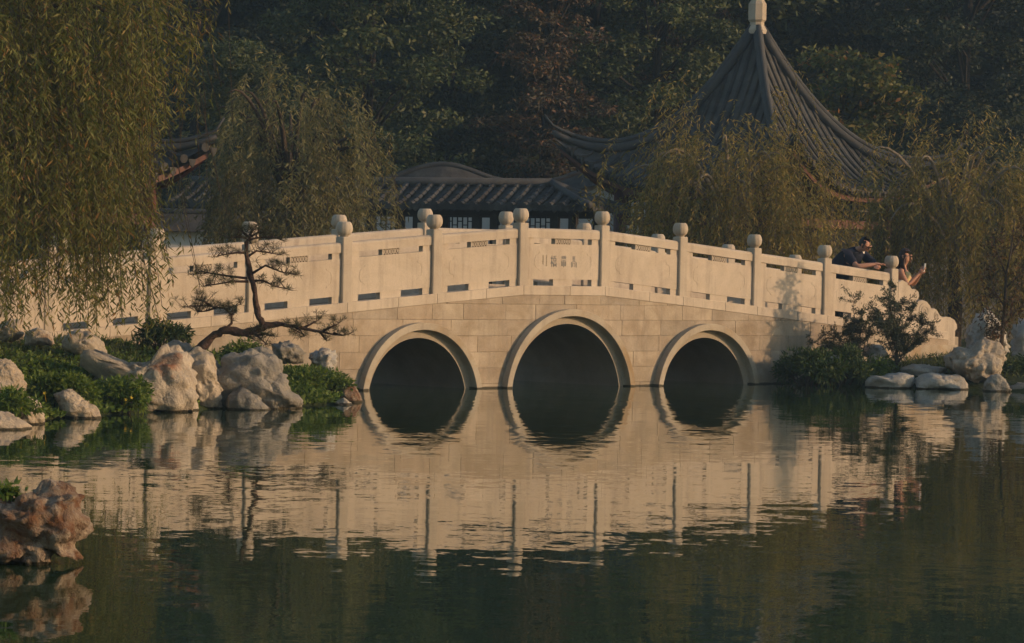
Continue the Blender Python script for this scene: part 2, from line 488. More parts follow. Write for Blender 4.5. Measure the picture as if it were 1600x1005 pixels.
for (c, r, d) in ARCH:           # barrel lining
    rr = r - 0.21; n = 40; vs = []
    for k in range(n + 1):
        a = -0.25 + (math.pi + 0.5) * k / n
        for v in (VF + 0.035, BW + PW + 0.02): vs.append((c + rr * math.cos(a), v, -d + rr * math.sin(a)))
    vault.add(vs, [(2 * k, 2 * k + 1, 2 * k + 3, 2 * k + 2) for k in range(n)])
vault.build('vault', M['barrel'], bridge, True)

rnd = random.Random(5)
def stone_piece(u0, u1, zlo, zhi, vb, vf, mat, parent, name, ch=0.006):
    """one ashlar: outline follows arches below and the sloping coping above"""
    def outline(ins):
        n = 2 + int((u1 - u0) / 0.05)
        lo, hi = [], []
        for k in range(n + 1):
            u = u0 + ins + (u1 - u0 - 2 * ins) * k / n
            b, t = zlo(u) + ins, zhi(u) - ins
            if t - b > 0.012: lo.append((u, b)); hi.append((u, t))
        if len(lo) < 2: return None
        keep = [0] + [i for i in range(1, len(lo) - 1) if abs(lo[i][1] - (lo[i - 1][1] + lo[i + 1][1]) / 2) > 1e-4 or abs(hi[i][1] - (hi[i - 1][1] + hi[i + 1][1]) / 2) > 1e-4] + [len(lo) - 1]
        return lo, hi, keep
    a = outline(0.0018); b = outline(0.0018 + ch)
    if not a or not b: return
    la, ha, ka = a; lb, hbb, kb = b
    def poly(lo, hi, keep): return [lo[i] for i in keep] + [hi[i] for i in reversed(keep)]
    pa = poly(la, ha, ka)
    # front outline: pull the back outline inwards towards its own centre
    cu = sum(p[0] for p in pa) / len(pa); cz = sum(p[1] for p in pa) / len(pa)
    pb = [(p[0] + (ch if p[0] < cu else -ch), p[1] + (ch if p[1] < cz else -ch)) for p in pa]
    n = len(pa)
    vs = [(p[0], vb, p[1]) for p in pa] + [(p[0], vf + ch * 0.8, p[1]) for p in pa] + [(p[0], vf, p[1]) for p in pb]
    fs = [(i, (i + 1) % n, n + (i + 1) % n, n + i) for i in range(n)] + [(n + i, n + (i + 1) % n, 2 * n + (i + 1) % n, 2 * n + i) for i in range(n)] + [tuple(range(2 * n, 3 * n))]
    MB().add(vs, fs).build(name, mat, parent)

COP = 0.135
rows = [-0.16, 0.06, 0.275, 0.495, 0.715, 0.935, 1.15, 1.40]
for ri in range(len(rows) - 1):
    u = -9.6 - rnd.random() * 0.4
    while u < 8.3:
        w = rnd.choice([0.48, 0.56, 0.62, 0.70, 0.78, 0.86])
        u1 = min(u + w, 8.35)
        if max(top(u), top(u1)) - COP > rows[ri] + 0.02:
            jit = rnd.uniform(-0.0025, 0.0025)
            stone_piece(u, u1, lambda x: max(rows[ri], zcirc(x, 0.02)), lambda x: min(rows[ri + 1], top(x) - COP), VF + 0.013, VF + jit, M['block'], core, 'stone_block', 0.0025)
        u = u1
u = -9.6                                   # coping course under the balustrade
cp = sorted(set([-9.6] + PU + [8.35] + [(PU[i] + PU[i + 1]) / 2 + 0.1 for i in range(len(PU) - 1)]))
for a, b in zip(cp[:-1], cp[1:]):
    stone_piece(a, b, lambda x: top(x) - COP, lambda x: top(x), VF + 0.06, VF - 0.006, M['stone'], core, 'coping_stone', 0.004)
    MB().box(a + 0.002, b - 0.002, VF + 0.055, 0.115, -COP, -0.002, top).build('coping_back', M['stone'], core)
    MB().box(a + 0.002, b - 0.002, BW - 0.115, BW + PW, -COP, 0.0, top).build('coping_stone', M['stone'], core)

# moulded arch rings
for (c, r, d) in ARCH:
    prof = [(r, VF + 0.03), (r, VF - 0.112), (r - 0.004, VF - 0.116), (r - 0.091, VF - 0.116), (r - 0.095, VF - 0.112)]
    for k in range(1, 8):
        a = math.radians(90) * k / 7
        prof.append((r - 0.175 + 0.078 * math.cos(a), VF - 0.035 + 0.065 * math.sin(a)))
    prof += [(r - 0.205, VF + 0.03), (r - 0.207, VF + 0.10)]
    mb = MB(); n = 72; m = len(prof); vs = []
    for k in range(n + 1):
        a = -0.2 + (math.pi + 0.4) * k / n
        for (rr, v) in prof: vs.append((c + rr * math.cos(a), v, -d + rr * math.sin(a)))
    fs = [(k * m + j, k * m + j + 1, (k + 1) * m + j + 1, (k + 1) * m + j) for k in range(n) for j in range(m - 1)]
    mb.add(vs, fs); ro = mb.build('arch_ring', M['ring'], bridge)
    me = ro.data
    sm = np.zeros(len(me.polygons), bool)
    for k in range(n):
        for j in range(4, 11): sm[k * (m - 1) + j] = True
    me.polygons.foreach_set('use_smooth', sm)

# posts with melon-shaped caps
c_ = 0.012; h_ = 0.86
pm = MB()
sq = [(-PW + c_, -PW), (PW - c_, -PW), (PW, -PW + c_), (PW, PW - c_), (PW - c_, PW), (-PW + c_, PW), (-PW, PW - c_), (-PW, -PW + c_)]
vs = [(x, y, -0.04) for x, y in sq] + [(x, y, h_ - 0.01) for x, y in sq] + [(x * 0.9, y * 0.9, h_) for x, y in sq]
fs = [(k + i, k + (i + 1) % 8, k + 8 + (i + 1) % 8, k + 8 + i) for k in (0, 8) for i in range(8)] + [tuple(range(16, 24))]
pm.add(vs, fs)
post_me = pm.mesh('post', M['post_stone'])
cm = MB()
cprof = [(0.062, 0.0), (0.060, 0.018), (0.078, 0.026), (0.098, 0.05), (0.110, 0.085), (0.112, 0.115), (0.107, 0.145), (0.096, 0.175), (0.082, 0.193), (0.074, 0.199), (0.03, 0.200)]
cm.lathe(cprof, 64, 10, 0.035)
cap_me = cm.mesh('cap', M['post_stone'], True)
for row, v in ((0, 0.0), (1, BW)):
    for i, (u, b) in enumerate(zip(PU, PB)):
        p = link('post', post_me, bridge); p.location = (u, v, b)
        k = link('cap', cap_me, p); k.location = (0, 0, h_); k.rotation_euler = (0, 0, i * 0.7 + row)

def ribbon(mb, pts, w, y0, y1, base, closed=False):
    """thin raised line drawn on a panel: points (x, z), half width w, depth y0..y1"""
    n = len(pts)
    for i in range(n if closed else n - 1):
        a = Vector(pts[i]); b = Vector(pts[(i + 1) % n])
        d = (b - a)
        if d.length < 1e-6: continue
        d.normalize(); q = Vector((-d.y, d.x)) * w; a = a - d * w * 0.6; b = b + d * w * 0.6
        vs = [(p.x, y, p.y + base(p.x)) for y in (y0, y1) for p in (a + q, b + q, b - q, a - q)]
        mb.add(vs, [(0, 1, 2, 3), (4, 5, 6, 7), (0, 1, 5, 4), (1, 2, 6, 5), (2, 3, 7, 6), (3, 0, 4, 7)])

def make_panel(i, v, flip, name_char=False):
    u0, u1 = PU[i] + PW, PU[i + 1] - PW
    b0, b1 = PB[i], PB[i + 1]
    base = lambda x: b0 + (b1 - b0) * (x - PU[i]) / (PU[i + 1] - PU[i])
    l = u1 - u0
    s = -1 if flip else 1
    def Y(a, b): return tuple(sorted((v + s * a, v + s * b)))
    X = lambda f: u0 + f * l
    sl = MB()
    sl.box(u0, u1, *Y(-0.042, 0.050), 0.088, 0.578, base)
    for a, b in ((0.0, 0.10), (0.37, 0.63), (0.90, 1.0)): sl.box(X(a), X(b), *Y(-0.034, 0.046), -0.01, 0.0885, base)
    for a, b in ((0.0, 0.105), (0.895, 1.0)): sl.box(X(a), X(b), *Y(-0.034, 0.046), 0.5775, 0.658, base)
    sl = sl.build('parapet_panel', M['stone'], bridge)
    hr = MB()
    pr = [(-0.052, 0.657), (-0.052, 0.755), (-0.044, 0.776), (-0.026, 0.789), (0.004, 0.794), (0.034, 0.789), (0.052, 0.776), (0.060, 0.755), (0.060, 0.657)]
    hr.prism([(v + s * y, z) for y, z in pr], u0 - 0.003, u1 + 0.003, base); hr.build('handrail', M['stone'], sl)
    lb = MB()
    x0, x1 = X(0.39), X(0.61)
    lb.box(x0, x0 + 0.016, *Y(-0.036, 0.046), 0.5785, 0.6565, base); lb.box(x1 - 0.016, x1, *Y(-0.036, 0.046), 0.5785, 0.6565, base)
    lb.box(x0, x1, *Y(0.0, 0.040), 0.5785, 0.6565, base)
    nn = 6; ws = (x1 - x0 - 0.03) / nn
    for k in range(nn):
        xa = x0 + 0.015 + k * ws; xc = xa + ws / 2
        y0, y1 = Y(-0.033, 0.001)
        ribbon(lb, [(xa, 0.58), (xa + ws, 0.655)], 0.0055, y0, y1, base); ribbon(lb, [(xa, 0.655), (xa + ws, 0.58)], 0.0055, y0 + 0.001, y1 - 0.0005, base)
        ribbon(lb, [(xc - 0.014, 0.617), (xc, 0.631), (xc + 0.014, 0.617), (xc, 0.603)], 0.005, y0 - 0.001, y1 - 0.001, base, True)
    lb.build('lattice_block', M['stone'], sl)
    # lobed cartouche outline
    ct = MB(); xc = (u0 + u1) / 2; hw, hh, zc = l * 0.385, 0.135, 0.335
    pts = []
    for sx, sz in ((1, 1), (1, -1), (-1, -1), (-1, 1)):
        q = [(sx * (hw - 0.13), sz * hh), (sx * (hw - 0.085), sz * hh * 0.98), (sx * (hw - 0.07), sz * hh * 0.74), (sx * (hw - 0.02), sz * hh * 0.62), (sx * hw, sz * hh * 0.3)]
        pts += q if sx * sz > 0 else q[::-1]
    y0, y1 = Y(-0.0445, -0.040)
    ribbon(ct, [(xc + a, zc + b) for a, b in pts], 0.0045, y0, y1, base, True)
    ct.build('cartouche', M['stone'], sl)
    if name_char:
        ink, pale = MB(), MB()
        y0, y1 = -0.0465, -0.041
        g = {'jade': [[(.2, .93), (.8, .93)], [(.5, 1), (.5, .62)], [(.28, .80), (.72, .80)], [(.2, .66), (.5, .70), (.8, .66)],
                      [(.05, 0), (.05, .42), (.5, .58), (.95, .42), (.95, 0)], [(.3, .05), (.3, .38)], [(.7, .05), (.7, .38)], [(.3, .38), (.7, .38)]],
             'belt': [[(.02, .88), (.98, .88)], [(.2, 1), (.2, .78)], [(.4, 1), (.4, .78)], [(.6, 1), (.6, .78)], [(.8, 1), (.8, .78)], [(.1, .74), (.9, .74)],
                      [(.05, .62), (.95, .62)], [(.12, .1), (.12, .52), (.88, .52), (.88, .1)], [(.5, .6), (.5, 0)], [(.3, .45), (.3, .12)], [(.7, .45), (.7, .12)], [(.3, .28), (.7, .28)], [(.3, .12), (.7, .12)]],
             'bridge': [[(.2, 1), (.2, 0)], [(.0, .82), (.2, .70), (.4, .82)], [(.02, .3), (.2, .55), (.38, .3)], [(.5, .92), (.98, .98)], [(.74, 1), (.74, .75)],
                        [(.48, .78), (1, .78)], [(.58, .78), (.5, .62)], [(.88, .78), (1, .62)], [(.56, .6), (.92, .6)], [(.56, .6), (.56, .48), (.92, .48), (.92, .6)],
                        [(.5, 0), (.5, .38), (1, .38), (1, 0)], [(.63, .26), (.63, .1), (.87, .1), (.87, .26), (.63, .26)]]}
        for ch, fx in (('jade', 0.645), ('belt', 0.505), ('bridge', 0.365)):
            cw, hgt = 0.105, 0.155
            ink = MB()
            for st in g[ch]: ribbon(ink, [(X(fx) + (a - .5) * cw, 0.26 + b * hgt) for a, b in st], 0.0032, y0, y1, base)
            ink.build('inscribed_character', M['ink'], sl)
        r2 = random.Random(3)
        for col_, x in enumerate((0.27, 0.225)):
            for row_ in range(6 if col_ == 0 else 5):
                zc2 = 0.405 - row_ * 0.026
                for q in range(3):
                    ribbon(pale, [(X(x) - 0.012, zc2 + q * 0.007 + r2.uniform(-.002, .002)), (X(x) + 0.012, zc2 + q * 0.007)], 0.0016, y0, y1, base)
                ribbon(pale, [(X(x) + r2.uniform(-.006, .006), zc2 - 0.003), (X(x), zc2 + 0.018)], 0.0016, y0, y1, base)
        tag(pale.build('small_inscription', M['ink_pale'], sl), kind='stuff')

for i in range(len(PU) - 1):
    make_panel(i, 0.0, False, i == 5)
    make_panel(i, BW, True)

# scrolled end walls of the balustrades
def wing(sign, u_start, v, base_z):
    """drum-stone scroll: outline (distance from last post, height above the ground)"""
    o = [(0.0, 1.10), (0.10, 1.14), (0.22, 1.10), (0.33, 1.00), (0.42, 1.00), (0.485, 0.965), (0.50, 0.90), (0.475, 0.85), (0.425, 0.835), (0.43, 0.80), (0.50, 0.815),
         (0.60, 0.835), (0.70, 0.805), (0.77, 0.75), (0.81, 0.70), (0.88, 0.705), (0.95, 0.67), (1.01, 0.60), (1.08, 0.565), (1.17, 0.575), (1.28, 0.565), (1.38, 0.525), (1.44, 0.455), (1.45, 0.39), (1.40, 0.35), (1.40, -0.25), (0.0, -0.25)]
    mb = MB(); n = len(o)
    vs = []
    for (yy, ins) in ((-0.075, 0.012), (-0.063, 0), (0.063, 0), (0.075, 0.012)):
        cx, cz = 0.6, 0.3
        for (x, z) in o:
            k = 1 - ins
            vs.append((u_start + sign * (cx + (x - cx) * k), v + yy, base_z + cz + (z - cz) * k))
    fs = [(r * n + i, r * n + (i + 1) % n, (r + 1) * n + (i + 1) % n, (r + 1) * n + i) for r in range(3) for i in range(n)] + [tuple(range(n)), tuple(range(3 * n, 4 * n))]
    mb.add(vs, fs)
    w = mb.build('scroll_wing', M['stone'], bridge)
    for (cx, cz, r0, turns, dr) in ((0.635, 0.655, 0.135, 2.1, 1), (0.93, 0.59, 0.065, 1.4, 1)):
        pts = []
        for k in range(40):
            a = 1.6 + turns * 2 * math.pi * k / 39; r = r0 * (1 - 0.85 * k / 39)
            pts.append((u_start + sign * (cx + r * math.cos(a)), base_z + cz + r * math.sin(a)))
        yy = -0.082 if v < 1 else 0.075
        sp = MB(); ribbon(sp, pts, 0.008, v + yy, v + yy + 0.008, lambda x: 0)
        sp.build('spiral_relief', M['stone'], w)
    st = MB()
    st.box(min(u_start, u_start + sign * 1.42), max(u_start, u_start + sign * 1.42), v - 0.10, v + 0.10, base_z - 0.4, base_z + 0.13)
    st.build('plinth', M['ring'], w)
wing(1, PU[-1] + PW, 0.0, 0.44)
wing(1, PU[-1] + PW, BW, 0.44)
wing(-1, PU[0] - PW, 0.0, 0.40)
wing(-1, PU[0] - PW, BW, 0.40)

# ------------------------------------------------------------------ rocks
def ico(sub):
    import bmesh
    bm = bmesh.new(); bmesh.ops.create_icosphere(bm, subdivisions=sub, radius=1.0)
    bm.verts.ensure_lookup_table()
    V = np.array([v.co[:] for v in bm.verts]); F = np.array([[v.index for v in f.verts] for f in bm.faces]); bm.free()
    return V, F
ICO = {s: ico(s) for s in (3, 4, 5)}

def rock(name, outline, Y, thick, mat, label, sub=5, rough=0.10, crease=0.12, seed=0, lean=0.0, pits=0.0, cat='rock'):
    """boulder whose silhouette (seen from the pond) is the given outline; thick = half depth in metres"""
    pts = [at(x, y, Y) for x, y in outline]
    A = np.array([(p.x, p.z) for p in pts]); n = len(A)
    c = (A.min(0) + A.max(0)) / 2 * 0.5 + A.mean(0) * 0.5
    # dense radial outline
    seg = np.concatenate([A[i] + (A[(i + 1) % n] - A[i]) * np.linspace(0, 1, 24, endpoint=False)[:, None] for i in range(n)]) - c
    th = np.arctan2(seg[:, 1], seg[:, 0]); rr = np.hypot(seg[:, 0], seg[:, 1])
    o = np.argsort(th); th, rr = th[o], rr[o]
    V, F = ICO[sub]
    ang = np.arctan2(V[:, 2], V[:, 0])
    R = np.interp(ang, np.concatenate([th - 2 * np.pi, th, th + 2 * np.pi]), np.tile(rr, 3))
    m = np.hypot(V[:, 0], V[:, 2]) ** 0.8
    size = rr.mean()
    P = np.stack([R * m * np.cos(ang), np.sign(V[:, 1]) * np.abs(V[:, 1]) ** 0.75 * thick, R * m * np.sin(ang)], -1)
    P[:, 1] += lean * P[:, 2]
    sv = Vector((seed * 7.3, seed * 3.1, seed * 1.7))
    P = P * (0.95 if pits > 0.1 else 1.03)
    rg = np.random.default_rng(seed + 900)
    for nn_ in rand_unit(26, rg):                     # broken, faceted faces
        if nn_[1] > 0.6: continue
        proj = P @ nn_; dlim = proj.max() * rg.uniform(0.83, 0.97)
        P = P - np.maximum(proj - dlim, 0)[:, None] * nn_ * 0.88
    if pits > 0.1:                                   # undercut ledges
        led = 1 + 0.13 * np.sin(P[:, 2] / size * 8.5 + 1.5 * np.sin(P[:, 0] / size * 2.0)) * np.clip(1 - np.abs(V[:, 2]) ** 4, 0, 1)
        P[:, 0] *= led; P[:, 1] *= led
    out = np.empty_like(P)
    f1 = 1.6 / size
    for i, p in enumerate(P):
        q = Vector(p)
        a = noise.fractal(q * f1 + sv, 0.9, 2.1, 4)
        vd, vp = noise.voronoi(q * f1 * 0.9 + sv * 1.3 + noise.noise_vector(q * f1 * 1.5) * 0.15)
        vq = noise.voronoi(q * f1 * 2.1 + sv * 2.1)[1][0]
        blk = math.sin(vp[0].x * 12.9 + vp[0].y * 78.2 + vp[0].z * 37.7) * 0.5 + 0.35 * math.sin(vq.x * 32.9 + vq.y * 58.2 + vq.z * 17.7)
        cr = min(vd[1] - vd[0], 0.35) / 0.35
        b = noise.ridged_multi_fractal(q * f1 * 1.1 + sv, 0.9, 2.0, 4, 1.0, 2.0) - 1.2
        bl = abs(noise.noise(q * f1 * 2.3 + sv)) + 0.5 * abs(noise.noise(q * f1 * 4.9 + sv))
        k = 0.075 * blk + rough * a * 0.8 + crease * (cr - 0.75) + rough * 0.45 * b + rough * 1.1 * (bl - 0.3) + 0.035 * noise.noise(q * f1 * 7.0) + 0.02 * noise.noise(q * f1 * 15.0)
        if pits:
            pd = noise.voronoi(q * f1 * 2.4 + sv * 0.7)[0][0]
            k -= pits * max(0.0, 1 - pd / 0.38) ** 0.7
        q2 = Vector(V[i]); out[i] = q + q2 * k * size
    out[:, 0] += c[0]; out[:, 2] += c[1]; out[:, 1] += Y
    org = np.array([c[0], Y, A[:, 1].min()])
    o = link(name, np_mesh(name, out - org, F, M[mat])); o.location = org
    tag(o, label, cat)
    return o

RK = [
 # left bank
 ([(128,560),(150,545),(178,562),(205,566),(232,568),(262,537),(285,548),(296,570),(318,600),(323,640),(322,660),(240,660),(205,640),(165,605)], 35.1, 0.55, 'rock_peak', 'large cream rock with a rust stained pointed peak at the left water edge', 5, .10, .16, 1),
 ([(284,556),(300,543),(325,548),(342,572),(350,610),(346,660),(318,660),(300,590)], 35.9, 0.4, 'rock', 'pale rock with a shaded flank between the peaked rock and the grey boulder', 5, .08, .14, 3),
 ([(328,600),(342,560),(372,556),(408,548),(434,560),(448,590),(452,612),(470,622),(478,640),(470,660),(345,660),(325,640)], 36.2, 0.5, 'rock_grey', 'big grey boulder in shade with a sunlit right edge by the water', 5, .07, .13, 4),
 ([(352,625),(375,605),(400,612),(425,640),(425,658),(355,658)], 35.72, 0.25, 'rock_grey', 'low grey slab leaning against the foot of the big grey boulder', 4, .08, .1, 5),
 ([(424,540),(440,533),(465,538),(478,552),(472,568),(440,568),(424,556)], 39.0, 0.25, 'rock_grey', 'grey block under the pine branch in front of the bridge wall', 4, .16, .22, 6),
 ([(482,556),(500,545),(520,550),(528,570),(522,588),(490,592)], 39.3, 0.25, 'rock_pale', 'small pitted pale rock beside the bridge wall', 4, .22, .28, 7),
 ([(506,596),(512,580),(524,582),(530,598),(540,618),(510,622)], 38.9, 0.2, 'rock', 'small white rock half hidden by the ground cover near the bridge', 4, .08, .1, 8),
 ([(524,610),(540,600),(556,606),(568,630),(556,640),(536,640)], 38.2, 0.22, 'rock_rust', 'reddish brown rock at the tip of the bank below the left arch', 4, .08, .12, 9),
 ([(523,628),(536,622),(552,632),(558,648),(525,650)], 37.4, 0.18, 'rock', 'small dark wet rock at the very tip of the left bank', 4, .08, .1, 10),
 ([(-30,575),(-5,560),(18,565),(35,588),(40,605),(30,622),(-5,628),(-30,620)], 32.6, 0.32, 'rock', 'rounded cream rock at the left picture edge above the groundcover', 5, .07, .1, 11),
 ([(5,622),(35,616),(58,628),(72,655),(66,672),(40,676),(20,650)], 31.6, 0.25, 'rock', 'pale sunlit rock below the rounded cream rock at the water edge', 5, .07, .1, 12),
 ([(-40,650),(0,640),(30,655),(50,668),(30,690),(-40,690)], 30.6, 0.3, 'rock', 'smooth cream rock in the lower left corner of the bank', 4, .05, .06, 13),
 ([(84,612),(108,605),(128,622),(150,636),(162,655),(130,668),(100,650)], 33.0, 0.25, 'rock', 'low sloping cream rock in the middle of the green groundcover', 5, .06, .1, 14),
 ([(-5,512),(12,498),(36,502),(40,522),(20,534),(-5,532)], 37.2, 0.25, 'rock', 'weathered brown rock at the top of the lawn by the left edge', 4, .1, .12, 15),
 ([(38,520),(58,512),(80,522),(84,538),(40,540)], 37.0, 0.2, 'rock', 'small tan rock in the row at the foot of the bridge wall', 4, .1, .12, 16),
 ([(98,525),(112,514),(140,520),(164,540),(166,562),(130,560),(100,545)], 36.6, 0.3, 'rock', 'tan rock with a dark hollow behind the large cream rock', 4, .1, .14, 17),
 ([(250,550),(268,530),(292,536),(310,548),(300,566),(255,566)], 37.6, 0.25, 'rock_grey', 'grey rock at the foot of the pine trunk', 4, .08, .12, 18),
 # right bank
 ([(1352,592),(1362,586),(1380,588),(1402,583),(1428,585),(1426,600),(1420,612),(1354,612)], 46.7, 0.35, 'rock_pale', 'flat pale slab at the water edge on the right bank', 4, .05, .1, 19),
 ([(1428,590),(1450,583),(1480,586),(1505,588),(1513,600),(1510,614),(1430,614)], 46.6, 0.38, 'rock_pale', 'long flat pale slab with a sunlit end beside the upright rock', 4, .05, .1, 20),
 ([(1405,578),(1425,569),(1450,571),(1478,574),(1482,588),(1410,590)], 47.3, 0.35, 'rock_pale', 'pale slab lying behind the two flat slabs', 4, .06, .1, 21),
 ([(1476,556),(1490,545),(1512,545),(1535,528),(1560,535),(1571,560),(1565,582),(1550,600),(1515,602),(1500,585),(1480,575)], 46.9, 0.5, 'rock', 'big upright ochre rock with vertical clefts on the right bank', 5, .08, .14, 22),
 ([(1512,548),(1518,500),(1535,483),(1556,495),(1572,520),(1575,550),(1550,560)], 47.6, 0.4, 'rock_pale', 'tall pale pinnacle rock standing behind the upright ochre rock', 5, .12, .16, 23),
 ([(1536,602),(1552,582),(1566,588),(1584,612),(1576,622),(1540,618)], 46.0, 0.22, 'rock_grey', 'wedge shaped grey rock in the water under the slender tree', 4, .05, .08, 24),
 ([(1570,606),(1590,598),(1625,600),(1630,620),(1575,620)], 46.4, 0.3, 'rock_grey', 'dark low rock at the right picture edge by the water', 4, .06, .1, 25),
 ([(1284,566),(1300,555),(1322,558),(1326,575),(1290,580)], 47.0, 0.2, 'rock_pale', 'grey white rock peeping out of the leafy mound', 4, .08, .1, 26),
 ([(1352,562),(1366,552),(1382,556),(1396,572),(1385,585),(1355,580)], 47.3, 0.2, 'rock', 'tan rock between the leafy mound and the thorny bush', 4, .08, .12, 27),
 ([(1348,546),(1362,538),(1380,540),(1390,556),(1370,562),(1350,558)], 47.9, 0.22, 'rock_pale', 'pale rock behind the tan rock at the foot of the bridge', 4, .08, .12, 28),
 ([(1575,545),(1590,500),(1625,490),(1650,520),(1650,570),(1580,572)], 51.0, 0.5, 'rock_pale', 'pale blue grey rock standing far back at the right edge', 4, .12, .14, 29),
 # foreground
 ([(-70,800),(-30,770),(30,782),(60,760),(95,754),(122,762),(136,775),(124,792),(132,812),(142,838),(144,856),(128,880),(100,872),(60,880),(0,890),(-70,900)], 16.9, 0.26, 'rock_rust', 'pitted orange brown rock standing in the water in the foreground', 5, .10, .16, 30),
]
for (ol, Y, th, mt, lb, sub, ro, cr, sd_) in RK:
    rock('rock', ol, Y, th, mt, lb, sub, ro, cr, sd_, pits=0.15 if sd_ == 30 else (0.08 if sd_ in (7, 22, 23, 17) else 0.0))

# ------------------------------------------------------------------ roofs
def pavilion(name, px, Y, R, rot, z_eave, H, up, label, nrib=27, with_body=True, lifts=None):
    """square pavilion with a concave pyramid roof and flying corners; R = centre to corner"""
    c = at(px, 300, Y)
    root = empty(name, (c.x, Y, 0), rot); tag(root, label, 'pavilion')
    half = R / math.sqrt(2)
    lifts = lifts or [up] * 4
    def zf(rho, s, face=0):
        u_ = lifts[(face + (1 if s > 0 else 0)) % 4]
        return z_eave + H * max(0.0, 1 - rho) ** 1.95 + u_ * rho ** 2.5 * abs(s) ** 2.6
    def pt(face, rho, s, dz=0.0):
        k = 1 + 0.06 * abs(s) ** 4 * rho ** 3
        x, y = rho * half * s * k, -rho * half * k
        a = face * math.pi / 2
        return (x * math.cos(a) - y * math.sin(a), x * math.sin(a) + y * math.cos(a), zf(rho, s, face) + dz)
    shell = MB(); nr, ns = 22, 24
    for face in range(4):
        for off, rev in ((0.0, 0), (-0.10, 1)):
            vs = [pt(face, 0.02 + 0.98 * i / nr, -1 + 2 * j / ns, off) for i in range(nr + 1) for j in range(ns + 1)]
            shell.add(vs, [(i * (ns + 1) + j, i * (ns + 1) + j + 1, (i + 1) * (ns + 1) + j + 1, (i + 1) * (ns + 1) + j) for i in range(nr) for j in range(ns)])
    roof = shell.build('roof', M['tile'], root, True)
    # tile rows run down each face, parallel to its middle line
    for face in range(4):
        for q in range(nrib):
            x = (-1 + 2 * (q + 0.5) / nrib)         # fraction of the half side
            r0 = max(abs(x) * 1.015, 0.035)
            if r0 > 0.96: continue
            mb = MB(); n = 14; pts = []
            for i in range(n + 1):
                rho = r0 + (1.012 - r0) * i / n
                pts.append(pt(face, rho, max(-1, min(1, x / rho)), 0.012))
            mb.tube(*tile_steps(pts, half / nrib * 0.44, 0.24), 7)
            # drip tile at the eave end
            e = Vector(pts[-1]); a = face * math.pi / 2
            ex = Vector((math.cos(a), math.sin(a), 0)); wv = half / nrib * 0.95
            nrm = Vector((math.sin(a), -math.cos(a), 0))
            mid = e + ex * (half / nrib)
            for o_ in (0.0,):
                vs = []
                for dd in (0.0, -0.02):
                    for (sx, sz) in ((-0.8, 0.0), (0.8, 0.0), (0.45, -0.09), (0, -0.14), (-0.45, -0.09)):
                        vs.append(mid + ex * sx * wv * 0.6 + Vector((0, 0, sz + 0.0)) + nrm * dd)
                mb.add(vs, [(0, 1, 2, 3, 4), (5, 6, 7, 8, 9)] + [(i, (i + 1) % 5, 5 + (i + 1) % 5, 5 + i) for i in range(5)])
            mb.build('tile_row', M['tile'], roof)
    for k in range(4):
        for (rad, dz, nm, r1) in ((0.105 * R / 4, 0.10, 'hip_ridge', 1.0), (0.06 * R / 4, 0.235, 'hip_ridge_cap', 1.04)):
            pts = []; rads = []
            for i in range(25):
                rho = 0.03 + (r1 - 0.03) * i / 24
                x, y, z = pt(k, min(rho, 1.0), 1.0, dz * R / 4 * (1 if rho < 0.85 else 1))
                if rho > 1.0:
                    kk = rho; x *= kk; y *= kk; z += (rho - 1) * 5
                pts.append((x, y, z)); rads.append(rad * (1.0 if rho < 0.8 else 1.0 - 0.6 * (rho - 0.8) / 0.24))
            MB().tube(pts, rads, 8).build(nm, M['ridge'], roof, True)
    za = z_eave + H
    f = MB(); s4 = R / 4
    def ring8(prof):
        for (r0, z0), (r1, z1) in zip(prof[:-1], prof[1:]):
            vs = [(r * s4 * math.cos(math.pi / 4 * j + math.pi / 8), r * s4 * math.sin(math.pi / 4 * j + math.pi / 8), za + z * s4) for (r, z) in ((r0, z0), (r1, z1)) for j in range(8)]
            f.add(vs, [(j, (j + 1) % 8, 8 + (j + 1) % 8, 8 + j) for j in range(8)] + [tuple(range(8)), tuple(range(8, 16))])
    ring8([(0.20, -0.12), (0.205, -0.04), (0.15, 0.06), (0.15, 0.12), (0.19, 0.17), (0.19, 0.50), (0.15, 0.56), (0.12, 0.62), (0.20, 0.70), (0.17, 0.85), (0.05, 1.05)])
    f.build('finial', M['post_stone' if R > 3.5 else 'ridge'], root)
    if with_body:
        hc = half * 0.70
        for sx in (-1, 1):
            for sy in (-1, 1):
                MB().tube([(sx * hc, sy * hc, 0.3), (sx * hc, sy * hc, z_eave + 0.2)], 0.13 * s4, 12).build('column', M['red'], root, True)
        for a in range(4):
            for zz, hh in ((z_eave - 0.04, 0.22), (z_eave - 0.62, 0.16)):
                b = MB().box(-hc, hc, -hc - 0.06, -hc + 0.06, zz - hh / 2, zz + hh / 2)
                o = b.build('beam', M['red'], root); o.rotation_euler = (0, 0, a * math.pi / 2)
            eb = MB(); vs = []
            for j in range(25):
                q1, q2 = Vector(pt(a, 0.965, -1 + j / 12.0, -0.11)), Vector(pt(a, 0.93, -1 + j / 12.0, -0.11))
                vs += [q1, q1 - Vector((0, 0, 0.10)), q2 - Vector((0, 0, 0.10)), q2]
            eb.add(vs, [(j * 4 + k, j * 4 + (k + 1) % 4, j * 4 + 4 + (k + 1) % 4, j * 4 + 4 + k) for j in range(24) for k in range(4)])
            eb.build('eave_board', M['red'], root)
            lt = MB()
            nb = 15
            for k in range(nb + 1): lt.box(-hc + 2 * hc * k / nb - 0.012, -hc + 2 * hc * k / nb + 0.012, -hc - 0.02, -hc + 0.02, z_eave - 0.54, z_eave - 0.15)
            lt.box(-hc, hc, -hc - 0.021, -hc + 0.021, z_eave - 0.36, z_eave - 0.335)
            o = lt.build('lattice', M['darkwood'], root); o.rotation_euler = (0, 0, a * math.pi / 2)
